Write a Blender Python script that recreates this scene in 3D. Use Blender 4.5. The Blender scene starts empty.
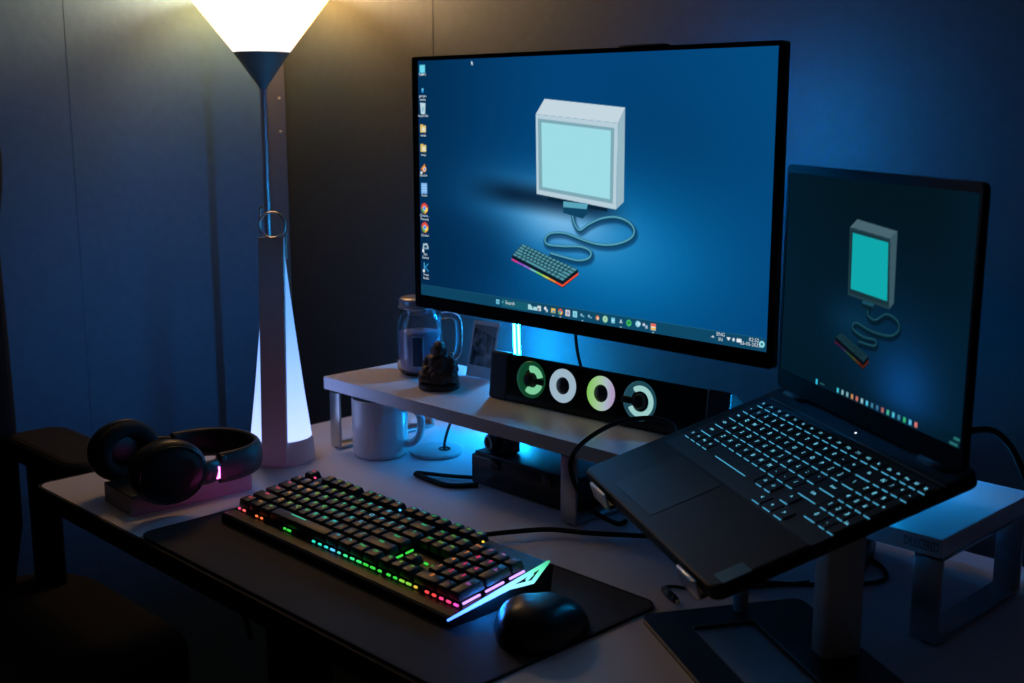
import bpy, bmesh, math, random
import numpy as np
from mathutils import Vector, Matrix, Euler
random.seed(7)
SC = bpy.context.scene
COL = SC.collection
PI = math.pi
DT = 0.74          # desk top height
RT = 0.85          # riser top height
# ------------------------------------------------------------------ materials
def lin(c):
    return tuple(((v/12.92) if v <= .04045 else ((v+.055)/1.055)**2.4) for v in [x/255. for x in c])
MATS = {}
def mat(name, rgb, rough=.5, metal=0., spec=.5, trans=0., ior=1.45, emit=None, strength=0., bump=None, var=0., coat=0.):
    m = bpy.data.materials.new(name); m.use_nodes = True
    nt = m.node_tree; b = nt.nodes['Principled BSDF']
    b.inputs['Base Color'].default_value = (*rgb, 1)
    b.inputs['Roughness'].default_value = rough
    b.inputs['Metallic'].default_value = metal
    b.inputs['Specular IOR Level'].default_value = spec
    b.inputs['Transmission Weight'].default_value = trans
    b.inputs['IOR'].default_value = ior
    b.inputs['Coat Weight'].default_value = coat
    if emit:
        b.inputs['Emission Color'].default_value = (*emit, 1)
        b.inputs['Emission Strength'].default_value = strength
    if bump or var:
        tc = nt.nodes.new('ShaderNodeTexCoord')
        n = nt.nodes.new('ShaderNodeTexNoise')
        sc, st = bump or (60, 0)
        n.inputs['Scale'].default_value = sc; n.inputs['Detail'].default_value = 4
        nt.links.new(tc.outputs['Object'], n.inputs['Vector'])
        if bump:
            bp = nt.nodes.new('ShaderNodeBump'); bp.inputs['Strength'].default_value = st; bp.inputs['Distance'].default_value = .002
            nt.links.new(n.outputs['Fac'], bp.inputs['Height']); nt.links.new(bp.outputs['Normal'], b.inputs['Normal'])
        if var:
            r = nt.nodes.new('ShaderNodeValToRGB')
            r.color_ramp.elements[0].color = (*[v*(1-var) for v in rgb], 1)
            r.color_ramp.elements[1].color = (*[min(1, v*(1+var)) for v in rgb], 1)
            r.color_ramp.elements[0].position = .3; r.color_ramp.elements[1].position = .7
            nt.links.new(n.outputs['Fac'], r.inputs['Fac']); nt.links.new(r.outputs['Color'], b.inputs['Base Color'])
    MATS[name] = m
    return m
def glow(name, rgb, strength=1.):
    m = bpy.data.materials.new(name); m.use_nodes = True
    nt = m.node_tree; nt.nodes.clear()
    e = nt.nodes.new('ShaderNodeEmission'); o = nt.nodes.new('ShaderNodeOutputMaterial')
    e.inputs['Color'].default_value = (*rgb, 1); e.inputs['Strength'].default_value = strength
    nt.links.new(e.outputs[0], o.inputs['Surface'])
    MATS[name] = m
    return m
def glow_ramp(name, stops, axis='Z', lo=0., hi=1., strength=1.):
    """a lamp's diffuser: emission that varies along the lamp, as its bulb sits at one end"""
    m = bpy.data.materials.new(name); m.use_nodes = True
    nt = m.node_tree; nt.nodes.clear()
    e = nt.nodes.new('ShaderNodeEmission'); o = nt.nodes.new('ShaderNodeOutputMaterial')
    tc = nt.nodes.new('ShaderNodeTexCoord'); sp = nt.nodes.new('ShaderNodeSeparateXYZ')
    mr = nt.nodes.new('ShaderNodeMapRange'); mr.inputs[1].default_value = lo; mr.inputs[2].default_value = hi
    r = nt.nodes.new('ShaderNodeValToRGB')
    els = r.color_ramp.elements
    while len(els) < len(stops): els.new(.5)
    for el, (p, c) in zip(els, stops): el.position = p; el.color = (*c, 1)
    nt.links.new(tc.outputs['Object'], sp.inputs[0]); nt.links.new(sp.outputs[axis], mr.inputs[0])
    nt.links.new(mr.outputs[0], r.inputs['Fac']); nt.links.new(r.outputs['Color'], e.inputs['Color'])
    e.inputs['Strength'].default_value = strength
    nt.links.new(e.outputs[0], o.inputs['Surface'])
    MATS[name] = m
    return m
def screen_mat(name, strength):
    m = bpy.data.materials.new(name); m.use_nodes = True
    nt = m.node_tree; b = nt.nodes['Principled BSDF']
    at = nt.nodes.new('ShaderNodeAttribute'); at.attribute_name = 'picture'
    b.inputs['Base Color'].default_value = (.004, .005, .006, 1); b.inputs['Roughness'].default_value = .45
    b.inputs['Specular IOR Level'].default_value = .0
    nt.links.new(at.outputs['Color'], b.inputs['Emission Color']); b.inputs['Emission Strength'].default_value = strength
    return m
# ------------------------------------------------------------------ mesh builder
class B:
    def __init__(s): s.bm = bmesh.new(); s.mi = 0
    def _end(s, faces, smooth=False):
        for f in faces:
            f.material_index = s.mi; f.smooth = smooth
        return s
    def box(s, c, d, bev=0., seg=2, rot=None, taper=None):
        bm = bmesh.new()
        r = bmesh.ops.create_cube(bm, size=1)
        for v in bm.verts:
            k = 1.
            if taper and v.co.z > 0: v.co.x *= taper[0]; v.co.y *= taper[1]
            v.co = Vector((v.co.x*d[0], v.co.y*d[1], v.co.z*d[2]))
        if bev: bmesh.ops.bevel(bm, geom=bm.edges[:], offset=bev, segments=seg, affect='EDGES', profile=.5)
        M = Matrix.Translation(c) @ (rot.to_4x4() if rot else Matrix.Identity(4))
        return s.merge(bm, M, smooth=bool(bev and seg > 1))
    def merge(s, bm, M=None, smooth=False):
        if M is not None: bm.transform(M)
        vm = {}
        for v in bm.verts: vm[v] = s.bm.verts.new(v.co)
        fs = []
        for f in bm.faces:
            try: fs.append(s.bm.faces.new([vm[v] for v in f.verts]))
            except ValueError: pass
        bm.free()
        return s._end(fs, smooth)
    def prism(s, pts, z0, z1, bev=0., M=None, seg=2):
        """polygon in xy, extruded along z"""
        bm = bmesh.new()
        lo = [bm.verts.new((p[0], p[1], z0)) for p in pts]
        hi = [bm.verts.new((p[0], p[1], z1)) for p in pts]
        n = len(pts)
        bm.faces.new(lo[::-1]); bm.faces.new(hi)
        for i in range(n): bm.faces.new((lo[i], lo[(i+1) % n], hi[(i+1) % n], hi[i]))
        bmesh.ops.recalc_face_normals(bm, faces=bm.faces[:])
        if bev:
            es = [e for e in bm.edges if abs(e.verts[0].co.z-e.verts[1].co.z) < 1e-9]
            bmesh.ops.bevel(bm, geom=es, offset=bev, segments=seg, affect='EDGES', profile=.5)
        return s.merge(bm, M)
    def plate_hole(s, outer, inner, z0, z1, M=None):
        """flat ring between two outlines with the same number of points"""
        bm = bmesh.new(); n = len(outer)
        R = [[bm.verts.new((p[0], p[1], z)) for p in q] for q in (outer, inner) for z in (z0, z1)]
        ol, oh, il, ih = R
        for i in range(n):
            j = (i+1) % n
            bm.faces.new((oh[i], oh[j], ih[j], ih[i])); bm.faces.new((ol[j], ol[i], il[i], il[j]))
            bm.faces.new((ol[i], ol[j], oh[j], oh[i])); bm.faces.new((il[j], il[i], ih[i], ih[j]))
        bmesh.ops.recalc_face_normals(bm, faces=bm.faces[:])
        return s.merge(bm, M)
    def lathe(s, prof, n=48, c=(0, 0, 0), M=None, close=False, smooth=True):
        bm = bmesh.new(); rings = []
        for r, z in prof:
            if r < 1e-6: rings.append([bm.verts.new((0, 0, z))])
            else: rings.append([bm.verts.new((r*math.cos(2*PI*i/n), r*math.sin(2*PI*i/n), z)) for i in range(n)])
        pr = list(zip(rings, rings[1:]))
        if close: pr.append((rings[-1], rings[0]))
        for a, b in pr:
            for i in range(n):
                j = (i+1) % n
                q = [a[i % len(a)], a[j % len(a)], b[j % len(b)], b[i % len(b)]]
                u = []
                for v in q:
                    if v not in u: u.append(v)
                if len(u) > 2: bm.faces.new(u)
        bmesh.ops.recalc_face_normals(bm, faces=bm.faces[:])
        return s.merge(bm, (M if M is not None else Matrix.Translation(c)), smooth=smooth)
    def tube(s, pts, r, n=10, caps=True, flat=None, smooth_pts=0):
        P = [Vector(p) for p in pts]
        if smooth_pts:
            P = catmull(P, smooth_pts)
        R = r if callable(r) else (lambda t: r)
        bm = bmesh.new(); rings = []
        up = Vector((0, 0, 1)); prev = None
        for i, p in enumerate(P):
            t = (P[min(i+1, len(P)-1)]-P[max(i-1, 0)]).normalized()
            if prev is None:
                a = up if abs(t.z) < .95 else Vector((1, 0, 0))
                x = (a-t*a.dot(t)).normalized()
            else: x = (prev-t*prev.dot(t)).normalized()
            prev = x; y = t.cross(x); rr = R(i/(len(P)-1))
            fx, fy = flat or (1, 1)
            rings.append([bm.verts.new(p+x*rr*fx*math.cos(2*PI*k/n)+y*rr*fy*math.sin(2*PI*k/n)) for k in range(n)])
        for a, b in zip(rings, rings[1:]):
            for k in range(n): bm.faces.new((a[k], a[(k+1) % n], b[(k+1) % n], b[k]))
        if caps: bm.faces.new(rings[0][::-1]); bm.faces.new(rings[-1])
        return s.merge(bm, None, smooth=True)
    def ring(s, R, r, c=(0, 0, 0), M=None, a0=0., a1=2*PI, n=40, m=10, fz=1.):
        full = abs(a1-a0-2*PI) < 1e-6
        bm = bmesh.new(); rings = []
        for i in range(n if full else n+1):
            a = a0+(a1-a0)*i/n
            rings.append([bm.verts.new(((R+r*math.cos(2*PI*k/m))*math.cos(a), (R+r*math.cos(2*PI*k/m))*math.sin(a), fz*r*math.sin(2*PI*k/m))) for k in range(m)])
        L = len(rings)
        for i in range(L if full else L-1):
            a, b = rings[i], rings[(i+1) % L]
            for k in range(m): bm.faces.new((a[k], a[(k+1) % m], b[(k+1) % m], b[k]))
        if not full: bm.faces.new(rings[0]); bm.faces.new(rings[-1][::-1])
        bmesh.ops.recalc_face_normals(bm, faces=bm.faces[:])
        return s.merge(bm, M if M is not None else Matrix.Translation(c), smooth=True)
    def ball(s, c, d, sub=3, rot=None):
        bm = bmesh.new(); bmesh.ops.create_icosphere(bm, subdivisions=sub, radius=1)
        M = Matrix.Translation(c) @ (rot.to_4x4() if rot else Matrix.Identity(4)) @ Matrix.Diagonal((*d, 1))
        return s.merge(bm, M, smooth=True)
    def text(s, txt, size, M):
        vs, fs = glyphs(txt)
        vv = [s.bm.verts.new(M @ Vector((v[0]*size, v[1]*size, 0))) for v in vs]
        out = []
        for f in fs:
            try: out.append(s.bm.faces.new([vv[i] for i in f]))
            except ValueError: pass
        return s._end(out)
    def build(s, name, mats, parent=None, loc=None):
        me = bpy.data.meshes.new(name); s.bm.to_mesh(me); s.bm.free()
        for m in (mats if isinstance(mats, (list, tuple)) else [mats]): me.materials.append(m)
        o = bpy.data.objects.new(name, me); COL.objects.link(o)
        if parent: o.parent = parent
        if loc: o.location = loc
        return o
def catmull(P, k):
    out = []
    for i in range(len(P)-1):
        p0, p1, p2, p3 = P[max(i-1, 0)], P[i], P[i+1], P[min(i+2, len(P)-1)]
        for j in range(k):
            t = j/k
            out.append(.5*((2*p1)+(p2-p0)*t+(2*p0-5*p1+4*p2-p3)*t*t+(3*p1-p0-3*p2+p3)*t**3))
    out.append(P[-1]); return out
_G = {}
def glyphs(txt):
    if txt not in _G:
        cu = bpy.data.curves.new('t', 'FONT'); cu.body = txt; cu.align_x = 'CENTER'; cu.align_y = 'CENTER'; cu.resolution_u = 2
        o = bpy.data.objects.new('t', cu); COL.objects.link(o)
        dg = bpy.context.evaluated_depsgraph_get(); dg.update()
        me = o.evaluated_get(dg).to_mesh()
        _G[txt] = ([tuple(v.co) for v in me.vertices], [tuple(p.vertices) for p in me.polygons])
        o.evaluated_get(dg).to_mesh_clear()
        bpy.data.objects.remove(o); bpy.data.curves.remove(cu)
    return _G[txt]
def rrect(x0, y0, x1, y1, r, n=6):
    pts = []
    for cx, cy, a in ((x1-r, y0+r, -PI/2), (x1-r, y1-r, 0), (x0+r, y1-r, PI/2), (x0+r, y0+r, PI)):
        for i in range(n+1):
            t = a+PI/2*i/n; pts.append((cx+r*math.cos(t), cy+r*math.sin(t)))
    return pts
def thing(name, label, cat, loc=(0, 0, 0), rot=(0, 0, 0), group=None):
    o = bpy.data.objects.new(name, None); COL.objects.link(o)
    o.empty_display_size = .05; o.location = loc; o.rotation_euler = rot
    return tag(o, label, cat, group)
def tag(o, label, cat, group=None):
    o['label'] = label; o['category'] = cat
    if group: o['group'] = group
    return o
def struct(o): o['kind'] = 'structure'; return o
def lab(o, l): o['label'] = l; return o
RX = lambda a: Matrix.Rotation(a, 4, 'X')
RY = lambda a: Matrix.Rotation(a, 4, 'Y')
RZ = lambda a: Matrix.Rotation(a, 4, 'Z')
T = lambda *p: Matrix.Translation(p)
# plain materials
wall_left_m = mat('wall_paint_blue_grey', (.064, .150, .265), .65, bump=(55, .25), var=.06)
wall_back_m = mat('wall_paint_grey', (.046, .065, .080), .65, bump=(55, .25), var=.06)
wall_m = mat('wall_paint_dark', (.13, .14, .16), .7)
ceil_m = mat('ceiling_paint', (.29, .34, .52), .9)
floor_m = mat('floor_wood', (.035, .03, .03), .5, var=.3)
trim_m = mat('trim_paint', (.1, .11, .13), .5)
white_top = mat('white_laminate', (.74, .72, .79), .32, spec=.5)
edge_m = mat('dark_edge_band', (.030, .032, .040), .75, spec=.2)
black = mat('black_plastic', (.012, .0125, .014), .42)
black_matte = mat('black_matte_plastic', (.011, .012, .013), .65)
black_soft = mat('black_rubber', (.009, .009, .010), .85)
gloss = mat('black_gloss', (.007, .008, .009), .16)
fabric = mat('black_fabric', (.007, .008, .009), .9, bump=(300, .4))
pad_m = mat('desk_mat_cloth', (.024, .0245, .026), .75, bump=(900, .3), var=.12)
steel = mat('brushed_steel', (.48, .5, .53), .32, metal=.9, var=.08)
white_metal = mat('white_painted_metal', (.55, .55, .58), .4)
silver = mat('silver_aluminium', (.62, .6, .6), .35, metal=.8)
ceramic = mat('glazed_ceramic', (.62, .62, .66), .22, coat=.3)
key_m = mat('keycap_black', (.030, .029, .029), .42)
glass = mat('clear_glass', (.92, .95, 1.), .03, trans=1., ior=1.45)
bronze = mat('dark_bronze', (.085, .058, .05), .42, metal=.2, bump=(220, .4))
warm_light = lin((255, 226, 168))
# ------------------------------------------------------------------ the setting
def slab(name, c, d, m):
    return struct(B().box(c, d).build(name, m))
XL, YB, XR, YF, ZC = -2.0, 1.34, 1.7, -1.9, 2.45
slab('floor', ((XL+XR)/2, (YB+YF)/2, -.05), (XR-XL+.2, YB-YF+.2, .1), floor_m)
slab('ceiling', ((XL+XR)/2, (YB+YF)/2, ZC+.05), (XR-XL+.2, YB-YF+.2, .1), ceil_m)
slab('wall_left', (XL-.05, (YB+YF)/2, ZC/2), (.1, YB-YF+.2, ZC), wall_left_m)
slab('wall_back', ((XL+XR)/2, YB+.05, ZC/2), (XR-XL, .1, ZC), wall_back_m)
slab('wall_right', (XR+.05, (YB+YF)/2, ZC/2), (.1, YB-YF+.2, ZC), wall_m)
slab('wall_front', ((XL+XR)/2, YF-.05, ZC/2), (XR-XL, .1, ZC), wall_m)
slab('trim_1', (-1.555, YB-.0003, ZC/2), (.0012, .0006, ZC-.01), wall_back_m)          # panel joint behind the screen
t2 = slab('trim_2', (XL+.006, 1.315, ZC/2), (.012, .046, ZC-.01), trim_m)     # corner strip
for z in (1.268, 1.205):
    sb = B(); sb.lathe([(0, 0), (.003, 0), (.0026, .0015), (0, .002)], 12, M=T(XL+.012, 1.325, z) @ RY(PI/2))
    s_ = sb.build('screw', silver, t2)
slab('trim_3', (XL+.0003, .916, ZC/2), (.0006, .0012, ZC-.01), wall_left_m)            # panel joint on the left wall
slab('baseboard_left', (XL+.006, -.3, .04), (.012, 3.1, .08), trim_m)
slab('baseboard_back', (-.15, YB-.006, .04), (3.6, .012, .08), trim_m)
# ------------------------------------------------------------------ desk
DX0, DX1, DY0, DY1 = -1.6, -.02, .645, 1.32
desk = thing('desk', 'white topped desk with dark edge band carrying the whole computer setup', 'desk', (0, 0, 0))
b = B(); b.prism(rrect(DX0, DY0, DX1, DY1, .02), DT-.024, DT, bev=.0015)
b.build('desktop', white_top, desk)
b = B(); b.plate_hole(rrect(DX0-.0015, DY0-.0015, DX1+.0015, DY1+.0015, .021), rrect(DX0+.003, DY0+.003, DX1-.003, DY1-.003, .017), DT-.026, DT+.0002)
lab(b.build('edge_band', edge_m, desk), 'dark edge band')
for x in (-1.44, -.18):
    b = B(); b.box((x, .96, .37), (.06, .08, .68), .004); b.build('leg', black_matte, desk)
    b = B(); b.box((x, .96, .018), (.07, .56, .036), .006); b.build('foot', black_matte, desk)
b = B(); b.box((-.81, .98, .685), (1.3, .05, .04), .003); b.build('crossbar', black_matte, desk)
for x, y, l in ((-1.30, .70, .05), (-1.165, .70, .075)):
    b = B(); b.tube([(x, y, DT-.022), (x+.002, y, DT-.03-l*.5), (x, y+.01, DT-.03-l)], .003, 8); b.build('cable_tie', black_soft, desk)
# ------------------------------------------------------------------ floor lamp
lx, ly = -1.8525, 1.2015
lamp = thing('floor_lamp', 'tall floor lamp with thin pole and glowing white cone shade in corner', 'lamp', (lx, ly, 0))
shade_m = glow_ramp('lamp_shade_glow', [(0, (.078, .074, .070)), (.3, (.20, .12, .066)), (1, (1., .49, .125))], 'Z', 1.345, 1.448, 19.)
bulb_m = glow('lamp_bulb_glow', (1., .62, .30), 170.)
ZS = 1.3455
b = B(); b.lathe([(.0485, ZS), (.1215, ZS+.0945), (.1275, ZS+.102), (.125, ZS+.102), (.119, ZS+.0945), (.0465, ZS+.002)], 64, close=True)
b.build('lamp_shade', shade_m, lamp)
b = B(); b.lathe([(0, ZS+.083), (.013, ZS+.084), (.015, ZS+.095), (.030, ZS+.112), (.040, ZS+.130), (.0435, ZS+.148), (.040, ZS+.168), (.028, ZS+.184), (.012, ZS+.191), (0, ZS+.192)], 40); b.build('bulb', bulb_m, lamp)
b = B(); b.lathe([(0, ZS+.001), (.014, ZS+.001), (.016, ZS+.082), (0, ZS+.086)], 20); b.build('bulb_socket', white_metal, lamp)
b = B(); b.lathe([(0, ZS-.062), (.0070, ZS-.062), (.0082, ZS-.058), (.0487, ZS-.001), (.0487, ZS+.001), (0, ZS+.001)], 48)
b.build('shade_holder', mat('lamp_grey_metal', (.2, .19, .19), .5), lamp)
b = B(); b.lathe([(.0066, .02), (.0066, ZS-.058)], 20); b.build('pole', steel, lamp)
b = B(); b.lathe([(0, 0), (.115, 0), (.115, .012), (.1, .02), (.012, .024), (.008, .04), (0, .04)], 48); b.build('base', MATS['lamp_grey_metal'], lamp)
# ------------------------------------------------------------------ lantern on the desk
lant = thing('table_lantern', 'white cone lantern glowing blue with front strap and ring handle', 'lamp', (-1.47, .962, DT))
shell = mat('lantern_shell', (.76, .72, .78), .4)
b = B(); b.lathe([(0, 0), (.0488, 0), (.0494, .002), (.0465, .033), (.0455, .035), (0, .035)], 56); b.build('base', shell, lant)
b = B(); b.lathe([(.0445, .035), (.0355, .105), (.0272, .178), (.0195, .25), (.0130, .318), (.0115, .321), (0, .322)], 56)
lab(b.build('diffuser', glow_ramp('lantern_glow', [(0, lin((168, 188, 252))), (.25, lin((140, 172, 246))), (.6, lin((96, 148, 220))), (1, lin((70, 128, 190)))], 'Z', .035, .322, 1.7), lant), 'glowing blue white cone')
fa = math.radians(-45)      # direction the strap faces
M = RZ(fa)
b = B()
prof = []
def strap_x(z): return .0520-(.0520-.0175)*min(1, max(0, (z-.008)/.335))
hw = .0186
bm = bmesh.new(); rows = []
zs = [.006, .010, .03, .08, .13, .18, .23, .28, .330]
for z in zs:
    x = strap_x(z); w = hw*(.94 if z < .008 else 1)
    rows.append([bm.verts.new((x+dx, y, z)) for dx, y in ((0, -w), (.0022, -w+.0012), (.0022, w-.0012), (0, w), (-.0022, w), (-.0022, -w))])
cup = []
for k in range(9):                       # concave end under the ring
    a = PI+PI*k/8; cup.append((hw*math.cos(a), .334+.0125*math.sin(a)))
for a_, b_ in zip(rows, rows[1:]):
    for k in range(6): bm.faces.new((a_[k], a_[(k+1) % 6], b_[(k+1) % 6], b_[k]))
bm.faces.new(rows[0][::-1]); bm.faces.new(rows[-1])
bmesh.ops.recalc_face_normals(bm, faces=bm.faces[:])
b.merge(bm, M); b.build('strap', shell, lant)
ca = math.radians(-38)
b = B(); b.ring(.0180, .0017, M=RZ(ca) @ T(.019, 0, .3475) @ RY(PI/2), n=48, m=10, fz=2.4)
ringo = b.build('ring_handle', silver, lant)
b = B(); b.box((0, 0, 0), (.005, .0022, .05), .0006); ob = b.build('side_strap', silver, lant)
ob.matrix_local = RZ(ca) @ T(.017, .0182, .3235)
b = B(); b.tube([(.012, -.0165, .335), (.012, -.0172, .364), (.012, -.0155, .372), (.012, -.012, .371)], .0016, 10, smooth_pts=5)
b.build('hook', silver, lant).matrix_local = RZ(ca)
# ------------------------------------------------------------------ riser shelf
RX0, RX1, RY0, RY1 = -1.477, -.487, 1.045, 1.25
ris = thing('monitor_riser', 'long white monitor riser shelf on silver loop legs', 'shelf', (0, 0, DT))
b = B(); b.prism(rrect(RX0, RY0, RX1, RY1, .002, 2), .091, .11, bev=.0008)
b.build('shelf_board', white_top, ris)
for x, w in ((-1.456, .024), (-.972, .026), (-.502, .029)):
    b = B()
    b.box((x, RY0+.006, .048), (w, .004, .086), .0008); b.box((x, RY1-.014, .048), (w, .004, .086), .0008)
    b.box((x, (RY0+RY1)/2-.004, .0045), (w, RY1-RY0-.016, .004), .0008); b.box((x, (RY0+RY1)/2-.004, .0885), (w, RY1-RY0-.016, .004), .0008)
    lab(b.build('loop_leg', steel, ris), 'silver loop leg')
    for y in (RY0+.014, RY1-.022):
        b = B(); b.lathe([(0, 0), (.007, 0), (.007, .0026), (0, .0026)], 16, c=(x, y, 0)); b.build('foot_pad', black_soft, ris)
b = B(); b.text('DIULCERED', .0135, T(-.508, RY0-.0003, .1005) @ RX(PI/2) @ Matrix.Diagonal((.5, 1, 1, 1)))
lab(b.build('edge_lettering', mat('faint_lettering', (.05, .052, .06), .5), ris), 'faint raised lettering')
# ------------------------------------------------------------------ screen pictures (what the two screens show)
def raster(W, H):
    yy, xx = np.mgrid[0:H, 0:W]
    return np.stack([(xx+.5)/W, (yy+.5)/H], -1)      # uv, v up
class Pic:
    def __init__(s, W, H, asp):
        s.W, s.H, s.asp = W, H, asp
        s.uv = raster(W, H); s.im = np.zeros((H, W, 3))
    def fill(s, mask, c):
        s.im = s.im*(1-mask[..., None])+np.array(c, float)*mask[..., None]
    def sdf_poly(s, pts):
        P = np.array(pts, float)*[s.asp, 1]; X = s.uv*[s.asp, 1]
        d = np.full((s.H, s.W), 1e9); ins = np.zeros((s.H, s.W), bool)
        n = len(P)
        for i in range(n):
            a, b_ = P[i], P[(i+1) % n]
            e = b_-a; w = X-a
            t = np.clip((w@e)/max(e@e, 1e-12), 0, 1)
            d = np.minimum(d, np.linalg.norm(w-t[..., None]*e, axis=-1))
            c1 = (a[1] <= X[..., 1]) & (b_[1] > X[..., 1]); c2 = (b_[1] <= X[..., 1]) & (a[1] > X[..., 1])
            cr = e[0]*w[..., 1]-e[1]*w[..., 0]
            ins ^= (c1 & (cr > 0)) | (c2 & (cr < 0))
        return np.where(ins, -d, d)
    def poly(s, pts, c, soft=0., al=1.):
        px = max(soft, .5/s.H)
        s.fill(np.clip(.5-s.sdf_poly(pts)/(2*px), 0, 1)*al, c)
    def line(s, pts, w, c, al=1., soft=0.):
        X = s.uv*[s.asp, 1]; d = np.full((s.H, s.W), 1e9)
        P = np.array([tuple(p) for p in pts], float)*[s.asp, 1]
        for a, b_ in zip(P, P[1:]):
            e = b_-a; q = X-a
            t = np.clip((q@e)/max(e@e, 1e-12), 0, 1)
            d = np.minimum(d, np.linalg.norm(q-t[..., None]*e, axis=-1))
        px = max(soft, .5/s.H)
        s.fill(np.clip(.5-(d-w/2)/(2*px), 0, 1)*al, c)
    def disc(s, u, v, r, c, al=1., soft=0., sx=1.):
        d = np.hypot((s.uv[..., 0]-u)*s.asp/sx, s.uv[..., 1]-v)-r
        px = max(soft, .5/s.H)
        s.fill(np.clip(.5-d/(2*px), 0, 1)*al, c)
    def rect(s, u, v, w, h, c, al=1.):
        s.poly([(u-w/2, v-h/2), (u+w/2, v-h/2), (u+w/2, v+h/2), (u-w/2, v+h/2)], c, al=al)
    def gauss(s, u, v, su, sv, c, al=1., ang=0.):
        du = (s.uv[..., 0]-u)*s.asp; dv = s.uv[..., 1]-v
        a = du*math.cos(ang)+dv*math.sin(ang); b_ = -du*math.sin(ang)+dv*math.cos(ang)
        s.fill(np.exp(-.5*((a/su)**2+(b_/sv)**2))*al, c)
    def lerp(s, m, c): s.fill(np.clip(m, 0, 1), c)
def sm(x, a, b_):
    t = np.clip((x-a)/(b_-a), 0, 1); return t*t*(3-2*t)
def spline(pts, k=8):
    return [tuple(p)[:2] for p in catmull([Vector((a, b_, 0)) for a, b_ in pts], k)]
def quadlerp(q, s_, t_):
    a, b_, c, d = [np.array(p) for p in q]
    return tuple((a*(1-s_)+b_*s_)*(1-t_)+(d*(1-s_)+c*s_)*t_)
def wallpaper(P, front, top, side, bez, scr, conn, cable, kb, cols, lw):
    P.poly(side, cols['side']); P.poly(top, cols['top']); P.poly(front, cols['front'])
    P.poly(bez, cols['bez']); P.poly(scr, cols['scr'])
    P.line([(p[0]+.003, p[1]-.008) for p in spline(cable)], lw*1.6, cols['cshadow'], .6, soft=.006)
    P.line(spline(cable), lw, cols['cdark']); P.line([(p[0]-.0005, p[1]+lw*.22) for p in spline(cable)], lw*.45, cols['cable'])
    P.poly(conn, cols['cdark'])
    c = conn; P.poly([c[0], c[1], (c[1][0]-.004, c[1][1]-(c[1][1]-c[2][1])*.55), (c[0][0], c[0][1]-(c[0][1]-c[-1][1])*.5)], cols['cable'])
    # keyboard: a, b, c, d = left, back, right, front corners of the key field
    a, b_, c, d = kb
    dz = cols.get('kbh', .02)
    P.poly([(a[0], a[1]-dz), (a[0], a[1]), (b_[0], b_[1]), (c[0], c[1]), (c[0]+.001, c[1]-dz), (d[0]+.001, d[1]-dz*1.15)], cols['kbody'])
    n = 14
    rb = [(225, 60, 150), (150, 80, 200), (150, 120, 220), (120, 200, 200), (120, 220, 120), (200, 220, 90), (250, 150, 50), (250, 80, 50)]
    for i in range(24):
        t0, t1 = i/24, (i+1)/24; col = np.array(rb[min(7, int(i/3))])*cols['rgb']
        p0 = (a[0]+(d[0]-a[0])*t0, a[1]+(d[1]-a[1])*t0-dz*.8); p1 = (a[0]+(d[0]-a[0])*t1, a[1]+(d[1]-a[1])*t1-dz*.8)
        P.line([p0, p1], dz*.32, col)
    P.line([(d[0], d[1]-dz*.8), (c[0], c[1]-dz*.8)], dz*.32, np.array((250, 80, 50))*cols['rgb'])
    for r in range(5):
        x = 0.
        widths = [[1.5]+[1]*12+[1.5], [1.5]+[1]*12+[1.5], [1.75]+[1]*11+[2.25], [2.25]+[1]*10+[2.75], [1.25, 1.25, 1.25, 6.25, 1.25, 1.25, 1.25, 1.25]][r]
        for w in widths:
            s0, s1 = (x+.1)/15, (x+w-.1)/15; x += w
            t0, t1 = (r+.1)/5, (r+.86)/5
            # s runs back-left to right, t runs back to front
            q = (b_, c, d, a)
            P.poly([quadlerp(q, s0, t0), quadlerp(q, s1, t0), quadlerp(q, s1, t1), quadlerp(q, s0, t1)], cols['key'])
def picture_mesh(name, P, w, h, parent, M, m, lift=0.):
    """a finely divided screen surface whose vertex colours are the displayed picture"""
    W, H = P.W, P.H
    xs = np.linspace(0, w, W+1); ys = np.linspace(0, h, H+1)
    X, Y = np.meshgrid(xs, ys)
    co = np.stack([X, Y, np.full_like(X, lift)], -1).reshape(-1, 3)
    Mn = np.array(M); co = co@Mn[:3, :3].T+Mn[:3, 3]
    i = np.arange(W*H); r, c = i//W, i % W; v0 = r*(W+1)+c
    faces = np.stack([v0, v0+1, v0+W+2, v0+W+1], -1)
    me = bpy.data.meshes.new(name)
    me.vertices.add(len(co)); me.vertices.foreach_set('co', co.ravel())
    me.loops.add(faces.size); me.loops.foreach_set('vertex_index', faces.ravel().astype(np.int32))
    me.polygons.add(len(faces)); me.polygons.foreach_set('loop_start', (np.arange(len(faces))*4).astype(np.int32))
    me.update(); me.validate()
    im = np.clip(P.im, 0, 255)/255.
    pad = np.pad(im, ((0, 1), (0, 1), (0, 0)), mode='edge')
    l = np.where(pad <= .04045, pad/12.92, ((pad+.055)/1.055)**2.4)
    at = me.color_attributes.new('picture', 'FLOAT_COLOR', 'POINT')
    at.data.foreach_set('color', np.concatenate([l, np.ones(l.shape[:2]+(1,))], -1).astype(np.float32).ravel())
    me.materials.append(m)
    o = bpy.data.objects.new(name, me); COL.objects.link(o); o.parent = parent
    return o
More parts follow.
